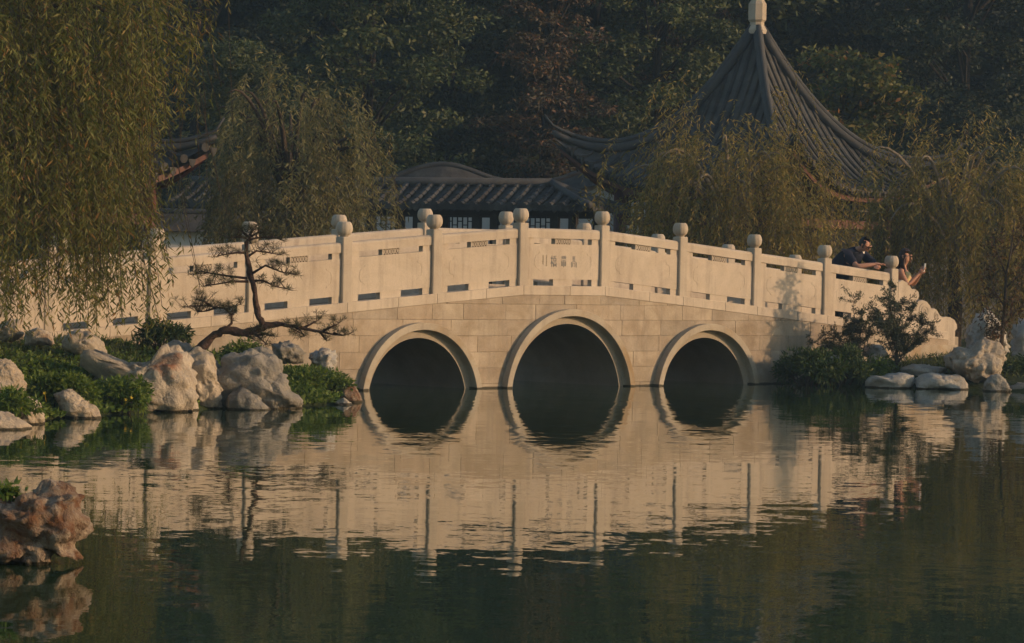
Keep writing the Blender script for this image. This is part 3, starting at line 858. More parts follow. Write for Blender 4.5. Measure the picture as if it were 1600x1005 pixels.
        MB().box(-half * 1.0, half * 1.0, -half * 1.0, half * 1.0, 0.2, 0.62).build('plinth', M['rock_grey'], root)
    return root

PLIFT = [0.85, 0.62, 0.8, 0.98]        # front, right, back, left corner
YP = 62.0; SP = FPX / YP
pavilion('pavilion', 1178, YP, 3.75, math.radians(45 + 6.6), CAM_H + (433 - 300) / SP, 255 / SP, 1.25, 'tall pavilion with a sweeping dark tiled pyramid roof and white stone finial', lifts=PLIFT)
YL = 50.0; SL = FPX / YL
pavilion('pavilion', 40, YL, 2.85, math.radians(45 - 6), CAM_H + (418 - 284) / SL, 1.9, 0.62, 'red columned pavilion half hidden behind the left willow', 13)

def gallery(name, label, ridge_px, Y, ang, length, run, rise, z_eave):
    """covered walk: long tiled roof with a hipped near end, dark posts and lattice panels"""
    e = at(ridge_px[0], ridge_px[1], Y)
    root = empty(name, (e.x, Y, 0), ang); tag(root, label, 'gallery')       # local +x is the hip end, -y faces the pond
    zr = z_eave + rise
    def cur(t): return rise * (1 - (1 - t) ** 1.0 * 1.0) if False else rise * t ** 1.25
    sh = MB(); n = 8
    for s in (-1, 1):
        vs = []
        for i in range(n + 1):
            t = i / n
            vs += [(-length, s * run * (1 - t), z_eave + cur(t)), (run * (1 - t), s * run * (1 - t), z_eave + cur(t))]
        sh.add(vs, [(2 * i, 2 * i + 1, 2 * i + 3, 2 * i + 2) for i in range(n)])
    vs = []
    for i in range(n + 1):
        t = i / n
        vs += [(run * (1 - t), -run * (1 - t), z_eave + cur(t)), (run * (1 - t), run * (1 - t), z_eave + cur(t))]
    sh.add(vs, [(2 * i, 2 * i + 1, 2 * i + 3, 2 * i + 2) for i in range(n)])
    sh.add([(-length, -run, z_eave - .02), (run, -run, z_eave - .02), (run, run, z_eave - .02), (-length, run, z_eave - .02)], [(0, 1, 2, 3)])
    roof = sh.build('roof', M['tile'], root)
    sp = 0.25
    def row(path_fn, top_t, ex, nrm):
        mb = MB(); pts = [Vector(path_fn(top_t + (1.0 - top_t) * 0 + 0)), ]
        pts = [Vector(path_fn(t)) for t in np.linspace(top_t, -0.02, 9)]
        mb.tube(*tile_steps(pts, 0.066, 0.2), 7)
        e_ = pts[-1]
        mb.tube([e_ - nrm * 0.0 , e_ + nrm * 0.02], 0.085, 10)
        mid = e_ + ex * sp * 0.5; vs = []
        for dd in (0.0, 0.02):
            for (sx, sz) in ((-0.4, 0.03), (0.4, 0.03), (0.25, -0.06), (0, -0.11), (-0.25, -0.06)): vs.append(mid + ex * sx * sp + Vector((0, 0, sz)) + nrm * dd)
        mb.add(vs, [(0, 1, 2, 3, 4), (5, 6, 7, 8, 9)] + [(i, (i + 1) % 5, 5 + (i + 1) % 5, 5 + i) for i in range(5)])
        mb.build('tile_row', M['tile'], roof)
    x = -length + 0.1
    while x < run - 0.1:
        tt = 0.98 if x < 0 else max(0.0, 1 - x / run) * 0.98
        if tt > 0.08:
            row(lambda t, x=x: (x, -run * (1 - t), z_eave + cur(max(t, 0)) + 0.02), tt, Vector((1, 0, 0)), Vector((0, -1, 0)))
        x += sp
    y = -run + 0.15
    while y < run:
        tt = max(0.0, 1 - abs(y) / run) * 0.98
        if tt > 0.08: row(lambda t, y=y: (run * (1 - t), y, z_eave + cur(max(t, 0)) + 0.02), tt, Vector((0, 1, 0)), Vector((1, 0, 0)))
        y += sp
    MB().tube([(-length, 0, zr + 0.05), (0, 0, zr + 0.05)], 0.09, 8).build('ridge', M['ridge'], roof, True)
    for s in (-1, 1):
        MB().tube([(run * (1 - t) * 1.0, s * run * (1 - t), z_eave + cur(t) + 0.06) for t in np.linspace(1, 0, 8)], 0.075, 8).build('hip_ridge', M['ridge'], roof, True)
    # posts and lattice between them
    yb = -run * 0.62; xs = list(np.arange(run * 0.6, -length, -1.55))
    for s in (-1, 1):
        for x in xs:
            for dx in ((0.0, -0.36) if s < 0 else (0.0,)):
                MB().box(x + dx - 0.075, x + dx + 0.075, s * abs(yb) - 0.075, s * abs(yb) + 0.075, 0.3, z_eave - 0.02).build('post', M['darkwood'], root)
    for s in (-1, 1):
        MB().box(-length, run * 0.62, s * abs(yb) - 0.07, s * abs(yb) + 0.07, z_eave - 0.16, z_eave - 0.03).build('beam', M['darkwood'], root)
    r3 = random.Random(9)
    for x, x2 in zip(xs[:-1], xs[1:]):
        lt = MB(); a, b = x2 + 0.08, x - 0.44; z1, z0 = z_eave - 0.16, z_eave - 0.52
        nb = 10
        for k in range(nb + 1):
            xx = a + (b - a) * k / nb
            zz0 = z0 + (0.13 if k % 3 == 1 else 0.0)
            lt.box(xx - 0.010, xx + 0.010, yb - 0.012, yb + 0.012, zz0, z1)
            if k < nb:
                for zz in ((0.10, 0.24) if k % 2 else (0.17, 0.30)): lt.box(xx + 0.0105, xx + (b - a) / nb - 0.0105, yb - 0.011, yb + 0.011, z1 - zz - 0.009, z1 - zz + 0.009)
        lt.box(a, b, yb - 0.021, yb + 0.021, z0 - 0.03, z0 - 0.0005)
        lt.build('lattice', M['darkwood'], root)
    MB().box(-length, run, -run * 0.8, run * 0.8, 0.0, 0.5).build('plinth', M['rock_grey'], root)
    return root
YG = 60.0; SG = FPX / YG
gallery('covered_gallery', 'low covered gallery with dark tiled roof and lattice panels behind the bridge', (862, 284), YG, math.radians(-20), 7.5, 1.15, 0.44, CAM_H + (427 - 327) / SG)

def cloud_wall(px0, px1, Y, prof, label, pm='plaster'):
    """garden wall with a rolling tiled top"""
    a, b = at(px0, 300, Y), at(px1, 300, Y)
    root = empty('garden_wall', (0, 0, 0)); tag(root, label, 'wall')
    mb = MB(); n = len(prof)
    vs = []
    tops = [at(x, y, Y) for x, y in prof]
    for p in tops:
        for (dy, z) in ((-0.15, 0.2), (-0.15, p.z - 0.18), (0.15, p.z - 0.18), (0.15, 0.2)): vs.append((p.x, p.y + dy, z))
    fs = [(i * 4 + k, i * 4 + (k + 1) % 4, i * 4 + 4 + (k + 1) % 4, i * 4 + 4 + k) for i in range(n - 1) for k in range(3)] + [(0, 1, 2, 3), tuple((n - 1) * 4 + k for k in range(4))]
    mb.add(vs, fs); mb.build('wall_panel', M[pm], root)
    cp = MB(); vs = []
    for p in tops:
        for (dy, dz) in ((-0.34, -0.36), (-0.05, -0.04), (0.05, -0.04), (0.34, -0.36)): vs.append((p.x, p.y + dy, p.z + dz))
    cp.add(vs, [(i * 4 + k, i * 4 + (k + 1) % 4, i * 4 + 4 + (k + 1) % 4, i * 4 + 4 + k) for i in range(n - 1) for k in range(4)])
    cp.build('tile_coping', M['tile'], root)
    MB().tube(tops, 0.06, 8).build('coping_ridge', M['ridge'], root, True)
def smooth_prof(pts, n=24):
    xs = [p[0] for p in pts]; ys = [p[1] for p in pts]
    # cosine interpolation
    out = []
    for x in np.linspace(xs[0], xs[-1], n):
        i = max(0, min(len(xs) - 2, int(np.searchsorted(xs, x)) - 1)); t = (x - xs[i]) / (xs[i + 1] - xs[i]); t = (1 - math.cos(math.pi * t)) / 2
        out.append((x, ys[i] + (ys[i + 1] - ys[i]) * t))
    return out
cloud_wall(480, 900, 65.0, smooth_prof([(470, 290), (560, 287), (692, 257), (800, 284), (850, 284), (940, 262), (1010, 280)], 40), 'white garden wall with a rolling dark tiled top behind the gallery')
cloud_wall(1180, 1700, 64.0, smooth_prof([(1190, 352), (1700, 360)], 6), 'pale garden wall glimpsed through the willows on the right', 'plaster_old')
cloud_wall(200, 470, 58.0, smooth_prof([(225, 330), (480, 336)], 6), 'pale garden wall glimpsed behind the mid left willow')

# ------------------------------------------------------------------ trees
RNG = np.random.default_rng(11)

M['willow_l'] = leaf_mat('willow_leaves', [(0.0, (0.084, 0.108, 0.024)), (0.45, (0.150, 0.158, 0.038)), (0.88, (0.205, 0.185, 0.050)), (1.0, (0.29, 0.15, 0.048))], 0.42)
M['willow_m'] = leaf_mat('dull_willow_leaves', [(0.0, (0.125, 0.135, 0.055)), (0.6, (0.195, 0.185, 0.075)), (1.0, (0.28, 0.235, 0.10))], 0.45)
M['willow_r'] = leaf_mat('golden_willow_leaves', [(0.0, (0.145, 0.145, 0.042)), (0.5, (0.235, 0.205, 0.058)), (1.0, (0.34, 0.24, 0.07))], 0.45)

def willow(name, label, base, trunk_top, centre, rad, nstr, strand, leaf, mat, seed, bias=None, floor_z=0.9, spread=1.0, cut=None):
    """weeping tree: trunk, arching limbs and hanging strands of narrow leaves"""
    rng = np.random.default_rng(seed); r = random.Random(seed)
    root = empty(name, base); tag(root, label, 'willow tree', 'weeping willows around the pond')
    b = Vector(base); cx = Vector(centre) - b; tt = Vector(trunk_top) - b
    tr = MB()
    mid = tt * 0.5 + Vector((r.uniform(-.15, .15), r.uniform(-.15, .15), 0))
    tr.tube([(0, 0, -0.3), mid * 0.5, mid, tt], [0.17, 0.14, 0.12, 0.10], 10)
    tr.build('trunk', M['bark'], root, True)
    lm = MB(); limb_pts = []
    for k in range(16):
        a = 2 * math.pi * k / 16 + r.uniform(-.2, .2); q = r.uniform(0.45, 0.95)
        e = cx + Vector((math.cos(a) * rad[0] * q, math.sin(a) * rad[1] * q, rad[2] * r.uniform(0.0, 0.75)))
        ctrl = tt * 0.35 + e * 0.65 + Vector((0, 0, rad[2] * 0.55))
        pts = [(tt * (1 - t) ** 2 + ctrl * 2 * t * (1 - t) + e * t * t) for t in np.linspace(0, 1, 9)]
        lm.tube(pts, [0.06 * (1 - 0.85 * i / 8) for i in range(9)], 5); limb_pts += pts[3:]
    lm.build('limbs', M['bark_pale' if mat is M['willow_r'] else 'bark'], root, True)
    # strand starts fill the dome
    P = []
    while len(P) < nstr:
        p = rng.uniform(-1, 1, 3)
        if p @ p > 1 or p[2] < -0.55: continue
        if p @ p < 0.25 and rng.random() < 0.5: continue
        p = p * (0.98 + 0.30 * math.sin(5 * math.atan2(p[1], p[0]) + seed) * math.sin(4 * p[2] + seed) + 0.16 * rng.normal())
        w = np.array([cx.x + p[0] * rad[0], cx.y + p[1] * rad[1], cx.z + p[2] * rad[2]])
        if bias and not bias(w + np.array(base), rng): continue
        P.append(w)
    P = np.array(P)
    # clump: pull the strands toward a number of tresses
    nt_ = max(20, nstr // 16); cen = P[rng.choice(nstr, nt_, replace=False)]
    for i in range(nstr):
        j = np.argmin(((cen - P[i]) ** 2).sum(1)); P[i, :2] += (cen[j, :2] - P[i, :2]) * rng.uniform(0.3, 0.75)
    lens = rng.uniform(strand[0], strand[1], nstr)
    out = P - np.array(cx); out[:, 2] = 0; out = unit(out) * spread
    allB, allD = [], []
    tw = MB()
    for i in range(nstr):
        L = lens[i]; zmin = floor_z + rng.uniform(-0.25, 0.35)
        L = min(L, max(0.25, (P[i, 2] + base[2]) - zmin))
        n = max(5, int(L / leaf[2])); t = np.linspace(0, 1, n)
        sway = rng.normal(0, 0.15, 2)
        path = np.stack([P[i, 0] + out[i, 0] * 0.28 * np.sqrt(t) * L + sway[0] * t * L, P[i, 1] + out[i, 1] * 0.28 * np.sqrt(t) * L + sway[1] * t * L, P[i, 2] + 0.14 * L * np.sin(np.minimum(t * 4, np.pi)) - L * t ** 1.15], -1)
        tan = np.gradient(path, axis=0); tan = unit(tan)
        side = rand_unit(n, rng); side[:, 2] *= 0.4
        d = unit(tan * 0.6 + side * 0.95 + np.array([0, 0, -0.2]))
        allB.append(path); allD.append(d)
        if i % 3 == 0: tw.tube(path[:: max(1, n // 4)], 0.0035, 3, False)
    B = np.concatenate(allB); D = np.concatenate(allD)
    if cut is not None:
        ok = cut(B + np.array(base), rng); B, D = B[ok], D[ok]
    n = len(B)
    S = unit(np.cross(D, rand_unit(n, rng)))
    V, F = leaves(B, D, S, rng.uniform(0.7, 1.25, n) * leaf[0], rng.uniform(0.8, 1.2, n) * leaf[1])
    link('crown', np_mesh('crown', V, F, mat), root)
    tw.build('twigs', M['bark'], root)
    return root

def left_edge(w, g):
    # the crown thins out below its shoulder on the pond side
    if w[0] < -6.4: return g.random() < 0.2
    lim = np.interp(w[2], [0.8, 1.9, 2.4, 2.9, 3.3, 3.9, 4.6], [-3.75, -3.85, -4.0, -3.90, -3.70, -3.55, -3.25])
    return w[0] < lim + g.normal(0, 0.10) - 0.05
def left_cut(B, g):
    lim = np.interp(B[:, 2], [1.3, 1.5, 2.04, 2.38, 2.97, 3.28, 3.76, 4.45], [-3.6, -3.51, -3.75, -3.95, -3.88, -3.62, -3.48, -3.24])
    return B[:, 0] < lim + g.normal(0, 0.12, len(B)) + 0.14 * np.sin(B[:, 2] * 9 + B[:, 1] * 5)
wl = at(-170, 560, 34.3)
willow('willow_tree', 'large olive green weeping willow overhanging the left bank', (wl.x, 34.6, 0.5), (wl.x + 0.4, 34.6, 3.2), (wl.x + 0.35, 34.3, 3.55), (3.25, 1.7, 2.6),
       2800, (0.6, 2.1), (0.105, 0.017, 0.042), M['willow_l'], 21, left_edge, 1.02, 0.6, left_cut)
wc = at(448, 480, 52.5)
willow('willow_tree', 'dull green weeping willow behind the left half of the bridge', (wc.x, 53.0, 0.4), (wc.x, 53.0, 2.6), (wc.x, 52.6, 3.1), (1.5, 1.4, 1.85),
       1100, (0.5, 1.5), (0.13, 0.024, 0.05), M['willow_m'], 22, None, 1.0)
wr = at(1132, 480, 53.5)
willow('willow_tree', 'golden green weeping willow in front of the tall pavilion', (wr.x, 54.2, 0.4), (wr.x + 0.1, 54.2, 2.4), (wr.x + 0.05, 53.8, 2.75), (2.0, 1.3, 1.8),
       1250, (0.6, 1.7), (0.12, 0.021, 0.048), M['willow_r'], 23, None, 0.8)
wq = at(1495, 480, 55.5)
willow('willow_tree', 'amber tinted weeping willow behind the two people', (wq.x, 56.0, 0.4), (wq.x, 56.0, 2.0), (wq.x, 55.6, 2.5), (1.85, 1.2, 1.9),
       1250, (0.6, 1.8), (0.12, 0.021, 0.048), M['willow_r'], 24, None, 0.55)
ws = at(1660, 480, 57.0)
willow('willow_tree', 'grey green weeping willow at the right edge behind the pale rocks', (ws.x, 57.5, 0.4), (ws.x, 57.5, 2.0), (ws.x, 57.0, 2.4), (1.5, 1.2, 1.7),
       900, (0.6, 1.8), (0.12, 0.021, 0.05), M['willow_m'], 25, None, 0.55)

def leaf_tree_meshes(name, seed, W, Hh, nclump, nleaf, size, mat, conifer=False, low=0.18):
    """returns (trunk mesh, crown mesh) of one tree, foot at the origin"""
    rng = np.random.default_rng(seed); r = random.Random(seed)
    tr = MB()
    bend = Vector((r.uniform(-.3, .3), r.uniform(-.3, .3), 0))
    tr.tube([(0, 0, -0.5), (bend.x * .3, bend.y * .3, Hh * 0.3), (bend.x, bend.y, Hh * 0.6), (bend.x * 1.2, bend.y * 1.2, Hh * 0.93)], [0.013 * Hh, 0.011 * Hh, 0.007 * Hh, 0.002 * Hh], 9)
    C = []; Rr = []
    for k in range(nclump):
        z = low + (0.97 - low) * (k + r.random()) / nclump
        if conifer: w = W * (1.02 - z) ** 0.75 * r.uniform(0.15, 1.0)
        else: w = W * math.sqrt(max(0.05, 1 - ((z - 0.55) / 0.5) ** 2)) * r.uniform(0.35, 1.0)
        a = r.uniform(0, 2 * math.pi)
        c = Vector((bend.x * z + math.cos(a) * w, bend.y * z + math.sin(a) * w, z * Hh))
        C.append(c); Rr.append((r.uniform(0.10, 0.20) * W + 0.25) * (0.8 if conifer else 1.0))
        s = Vector((bend.x * z * .8, bend.y * z * .8, max(0.15 * Hh, (z - 0.14) * Hh)))
        m_ = s.lerp(c, 0.55) + Vector((0, 0, 0.1 * W if not conifer else 0.03 * W))
        if k % (7 if conifer else 3) == 0: tr.tube([s, m_ + Vector((r.uniform(-.3, .3), r.uniform(-.3, .3), r.uniform(-.2, .3))), c], [0.0045 * Hh, 0.0028 * Hh, 0.001 * Hh], 5)
    C = np.array(C); Rr = np.array(Rr)
    per = nleaf // nclump
    B = np.repeat(C, per, 0); rad = np.repeat(Rr, per)
    off = rand_unit(len(B), rng) * (rng.random(len(B)) ** 0.45)[:, None] * rad[:, None]
    off[:, 2] *= 0.5 if not conifer else 0.32
    if conifer: off[:, 2] -= 0.25 * np.linalg.norm(off[:, :2], axis=1)
    B = B + off
    D = rand_unit(len(B), rng); D[:, 2] = D[:, 2] * 0.6 - 0.25; D = unit(D)
    S = unit(np.cross(D, rand_unit(len(B), rng)))
    V, F = leaves(B, D, S, rng.uniform(0.6, 1.4, len(B)) * size[0], rng.uniform(0.7, 1.3, len(B)) * size[1])
    return tr.mesh('trunk', M['bark_dark'], True), np_mesh('crown', V, F, mat)

M['bark_dark'] = stone_mat('dark_bark', (0.015, 0.013, 0.011), (0.035, 0.029, 0.023), None, 10.0, 0, 0.7, 30, 0.95)
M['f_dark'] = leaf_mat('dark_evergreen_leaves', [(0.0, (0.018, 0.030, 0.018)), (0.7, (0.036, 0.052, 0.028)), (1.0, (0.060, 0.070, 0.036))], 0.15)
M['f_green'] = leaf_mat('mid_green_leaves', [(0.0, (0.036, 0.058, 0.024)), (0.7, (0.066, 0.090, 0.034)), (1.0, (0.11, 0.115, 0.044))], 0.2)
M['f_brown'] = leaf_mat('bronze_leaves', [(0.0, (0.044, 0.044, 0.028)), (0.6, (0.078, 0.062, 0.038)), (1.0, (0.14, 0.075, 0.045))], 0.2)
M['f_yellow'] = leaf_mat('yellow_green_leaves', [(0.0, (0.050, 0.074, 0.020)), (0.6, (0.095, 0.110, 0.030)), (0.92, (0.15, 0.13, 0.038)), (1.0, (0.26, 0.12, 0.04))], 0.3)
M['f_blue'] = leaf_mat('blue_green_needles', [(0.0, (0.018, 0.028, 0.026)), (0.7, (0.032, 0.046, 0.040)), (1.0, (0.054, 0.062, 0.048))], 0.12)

KIND = {
 'dark':   leaf_tree_meshes('dark', 31, 3.3, 13, 150, 42000, (0.15, 0.075), M['f_dark'], False, 0.05),
 'green':  leaf_tree_meshes('green', 32, 2.3, 9.5, 120, 34000, (0.14, 0.06), M['f_green'], False, 0.05),
 'bronze': leaf_tree_meshes('bronze', 33, 1.9, 11, 150, 34000, (0.12, 0.05), M['f_brown'], True, 0.06),
 'yellow': leaf_tree_meshes('yellow', 34, 1.75, 6.2, 80, 17000, (0.15, 0.075), M['f_yellow'], False, 0.08),
 'blue':   leaf_tree_meshes('blue', 35, 3.0, 15, 170, 44000, (0.15, 0.06), M['f_blue'], True, 0.05),
}
def plant_tree(kind, px, Y, sc, rz, label, group, z=None, name=None):
    p = at(px, 400, Y)
    z = float(ground_h(p.x, Y)) - 0.1 if z is None else z
    root = empty(name or {'dark': 'evergreen_tree', 'green': 'broadleaf_tree', 'bronze': 'bronze_tree', 'yellow': 'broadleaf_tree', 'blue': 'conifer_tree'}[kind], (p.x, Y, z), rz)
    root.scale = (sc, sc, sc)
    tag(root, label, 'tree', group)
    for nm, me in zip(('trunk', 'crown'), KIND[kind]): link(nm, me, root)
    return root
GF_ = 'trees on the slope behind the pavilions'
plant_tree('bronze', 850, 71, 1.05, 0.3, 'bronze brown conifer rising behind the gallery roof', GF_)
plant_tree('yellow', 1312, 68, 1.0, 0.8, 'yellow green tree just right of the tall pavilion roof', GF_)
plant_tree('green', 560, 69, 1.0, 1.9, 'mid green tree above the dull left willow', GF_)
plant_tree('green', 395, 64, 0.62, 0.4, 'feathery green tree between the two left willows', GF_)
plant_tree('green', 1010, 74, 1.0, 3.3, 'dusky green tree left of the tall pavilion roof', GF_)
plant_tree('bronze', 1060, 77, 0.95, 2.2, 'thin bronze tree directly behind the pavilion spire', GF_)
plant_tree('dark', 690, 76, 0.95, 2.1, 'dark evergreen left of the bronze conifer', GF_)
plant_tree('dark', 300, 74, 0.9, 4.0, 'dark evergreen behind the left pavilion', GF_)
plant_tree('dark', 1500, 77, 0.9, 1.0, 'dark evergreen on the right above the amber willow', GF_)
plant_tree('green', 640, 66, 0.36, 5.1, 'low round shrub tree over the left end of the gallery roof', GF_)
plant_tree('green', 955, 67, 0.42, 2.6, 'small light green tree left of the pavilion eave', GF_)
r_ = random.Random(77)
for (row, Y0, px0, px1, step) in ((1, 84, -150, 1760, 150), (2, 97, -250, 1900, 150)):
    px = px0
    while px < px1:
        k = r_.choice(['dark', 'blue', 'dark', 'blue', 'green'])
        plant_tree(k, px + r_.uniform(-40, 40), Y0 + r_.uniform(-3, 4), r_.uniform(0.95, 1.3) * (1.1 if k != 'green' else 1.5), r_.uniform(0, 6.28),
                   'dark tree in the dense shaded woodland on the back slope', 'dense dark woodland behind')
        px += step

# ------------------------------------------------------------------ low planting
M['cover'] = leaf_mat('groundcover_leaves', [(0.0, (0.068, 0.115, 0.018)), (0.6, (0.125, 0.195, 0.032)), (1.0, (0.21, 0.26, 0.055))], 0.45)
M['fern'] = leaf_mat('fern_leaves', [(0.0, (0.030, 0.058, 0.018)), (0.7, (0.058, 0.100, 0.028)), (1.0, (0.11, 0.13, 0.042))], 0.3)
M['thorn'] = leaf_mat('small_dark_leaves', [(0.0, (0.045, 0.060, 0.036)), (0.7, (0.085, 0.10, 0.052)), (1.0, (0.15, 0.13, 0.07))], 0.2)
M['grass'] = leaf_mat('grass_blades', [(0.0, (0.040, 0.060, 0.014)), (1.0, (0.10, 0.12, 0.03))], 0.25)
M['needle'] = leaf_mat('pine_needles', [(0.0, (0.034, 0.044, 0.018)), (0.7, (0.062, 0.068, 0.028)), (1.0, (0.11, 0.10, 0.045))], 0.2)
M['autumn'] = leaf_mat('autumn_leaves', [(0.0, (0.05, 0.045, 0.02)), (0.6, (0.08, 0.06, 0.025)), (1.0, (0.15, 0.065, 0.028))], 0.3)
M['flower'] = plain_mat('yellow_petals', (0.55, 0.40, 0.03), 0.6)

def scatter(name, label, cat, n, region, mat, L, W, up, height, seed, zfn=ground_h, density=None):
    rng = np.random.default_rng(seed)
    X = rng.uniform(region[0], region[1], n * 3); Y = rng.uniform(region[2], region[3], n * 3)
    sd = pond_sd(X, Y); ok = sd > -0.10
    if density is not None: ok &= rng.random(n * 3) < density(X, Y, sd)
    X, Y, sd = X[ok][:n], Y[ok][:n], sd[ok][:n]
    keep = np.ones(len(X), bool)          # nothing grows on or right in front of the rocks
    c_, s_ = math.cos(PITCH), math.sin(PITCH); cr_, sr_ = math.cos(ROLL), math.sin(ROLL)
    Zg = np.maximum(ground_h(X, Y), 0.02) + 0.03 - CAM_H
    yc, zc = Zg * c_ + Y * s_, Y * c_ - Zg * s_
    xx, yy = FPX * X / zc, -FPX * yc / zc
    PXs, PYs = 800 + xx * cr_ - yy * sr_, 502.5 + xx * sr_ + yy * cr_
    for rk in RK:
        ol = np.array(rk[0], float); ins = np.zeros(len(X), bool); m = len(ol)
        for i in range(m):
            a, b = ol[i], ol[(i + 1) % m]
            ins ^= ((a[1] > PYs) != (b[1] > PYs)) & (PXs < (b[0] - a[0]) * (PYs - a[1]) / (b[1] - a[1] + 1e-12) + a[0])
        keep &= ~(ins & (Y < rk[1] + 0.2))
    X, Y, sd = X[keep], Y[keep], sd[keep]
    Z = ground_h(X, Y)
    Z = np.maximum(Z, 0.02)
    lump = 0.5 + 0.5 * np.sin(X * 3.1 + 1.3 * np.sin(Y * 2.3)) * np.sin(Y * 2.7 + X)
    B = np.stack([X, Y, Z + rng.random(len(X)) * height * (0.35 + 0.65 * lump)], -1)
    D = rand_unit(len(X), rng); D[:, 2] = np.abs(D[:, 2]) * up + (0.2 if up > 0.9 else 0); D = unit(D)
    S = unit(np.cross(D, rand_unit(len(X), rng)))
    V, F = leaves(B, D, S, rng.uniform(0.6, 1.4, len(X)) * L, rng.uniform(0.7, 1.3, len(X)) * W)
    o = link(name, np_mesh(name, V, F, mat)); tag(o, label, cat, None, 'stuff')
    return o
scatter('ground_cover', 'leafy green groundcover on the left bank between the rocks', 'plants', 34000, (-8, -1.5, 29, 40), M['cover'], 0.06, 0.036, 0.6, 0.10, 41,
        density=lambda X, Y, sd: np.clip(1.4 - sd / 1.8, 0.06, 1) * (X + 0.35 * (Y - 36) < -1.2))
scatter('lawn', 'short grass on the left bank below the bridge wall', 'grass', 30000, (-9, -1.6, 32, 42), M['grass'], 0.09, 0.012, 1.2, 0.03, 42,
        density=lambda X, Y, sd: np.clip((sd - 0.5) / 1.0, 0, 1))
scatter('lawn', 'short grass on the right bank at the foot of the scroll wing', 'grass', 20000, (4.5, 13, 46.6, 54), M['grass'], 0.09, 0.014, 1.2, 0.03, 43,
        density=lambda X, Y, sd: np.clip((sd - 0.2) / 0.6, 0, 1))

def clump(name, label, cat, centre, rad, n, L, W, mat, seed, nsub=14, stems=True, group=None):
    """leafy mound made of rounded sub-clumps on short stems"""
    rng = np.random.default_rng(seed); r = random.Random(seed)
    root = empty(name, centre); tag(root, label, cat, group)
    C = []
    st = MB()
    for k in range(nsub):
        a = r.uniform(0, 6.28); q = math.sqrt(r.random())
        c = Vector((math.cos(a) * q * rad[0] * 0.8, math.sin(a) * q * rad[1] * 0.8, rad[2] * (0.25 + 0.6 * math.sqrt(max(0, 1 - q * q)) * r.uniform(0.6, 1.1))))
        C.append(c); st.tube([(c.x * 0.2, c.y * 0.2, -0.1), (c.x * 0.7, c.y * 0.7, c.z * 0.6), c], [0.014, 0.010, 0.004], 5)
    C = np.array(C); B = C[rng.integers(0, nsub, n)]
    off = rand_unit(n, rng) * (rng.random(n) ** 0.5)[:, None] * np.array([rad[0] * 0.38, rad[1] * 0.38, rad[2] * 0.34])
    B = B + off
    D = unit(off + rand_unit(n, rng) * 0.25 * rad[0] + np.array([0, 0, -0.02])); S = unit(np.cross(D, rand_unit(n, rng)))
    V, F = leaves(B, D, S, rng.uniform(0.6, 1.4, n) * L, rng.uniform(0.7, 1.3, n) * W)
    link('foliage', np_mesh('foliage', V, F, mat), root)
    st.build('stems', M['bark'], root)
    return root
def ground_at(px, Y):
    p = at(px, 500, Y); return (p.x, Y, max(0.0, float(ground_h(p.x, Y))))
g1 = ground_at(1262, 46.9); clump('fern_bush', 'dark green leafy mound at the water edge right of the arches', 'bush', g1[:2] + (0.02,), (0.45, 0.5, 0.48), 5200, 0.07, 0.022, M['fern'], 51)
g1 = ground_at(1318, 47.0); clump('fern_bush', 'brighter green leafy mound around the half hidden rocks', 'bush', g1[:2] + (0.05,), (0.42, 0.5, 0.48), 5200, 0.07, 0.022, M['fern'], 52)
g1 = ground_at(1375, 47.3); clump('fern_bush', 'low green clump in front of the thorny bush', 'bush', g1[:2] + (0.10,), (0.33, 0.4, 0.30), 2800, 0.065, 0.022, M['cover'], 53)
g1 = ground_at(1592, 47.4); clump('fern_bush', 'grassy green clump at the right picture edge', 'bush', g1[:2] + (0.15,), (0.35, 0.4, 0.30), 2200, 0.065, 0.022, M['fern'], 54)
p = at(488, 600, 38.2); clump('ground_cover_plant', 'bright green plant mound at the right tip of the left bank', 'bush', (p.x, 38.2, 0.02), (0.50, 0.6, 0.36), 6500, 0.06, 0.024, M['cover'], 55)
p = at(375, 555, 36.5); clump('ground_cover_plant', 'green plant growing over the top of the grey boulder', 'bush', (p.x, 36.7, 0.45), (0.25, 0.25, 0.28), 1500, 0.055, 0.022, M['cover'], 56)
p = at(255, 520, 38.0); clump('ground_cover_plant', 'dark green shrub under the willow strands by the bridge wall', 'bush', (p.x, 38.1, 0.62), (0.32, 0.25, 0.30), 2200, 0.06, 0.02, M['fern'], 57)
p = at(20, 770, 16.9); clump('ground_cover_plant', 'green leaves on top of the foreground rock', 'bush', (p.x - 0.05, 16.95, 0.31), (0.15, 0.16, 0.10), 240, 0.05, 0.024, M['cover'], 58, 8)
p = at(40, 640, 31.4); clump('ground_cover_plant', 'leafy plant between the two lowest left rocks', 'bush', (p.x - 0.1, 31.2, 0.08), (0.30, 0.30, 0.25), 1800, 0.06, 0.026, M['cover'], 59)
p = at(130, 620, 33.4); clump('ground_cover_plant', 'leafy plant trailing to the water beside the sloping cream rock', 'bush', (p.x - 0.2, 33.3, 0.08), (0.42, 0.35, 0.36), 3200, 0.06, 0.026, M['cover'], 60)
p = at(195, 625, 34.3); clump('ground_cover_plant', 'leafy plant spilling over in front of the large cream rock', 'bush', (p.x, 34.2, 0.05), (0.35, 0.30, 0.32), 2600, 0.06, 0.026, M['cover'], 61)
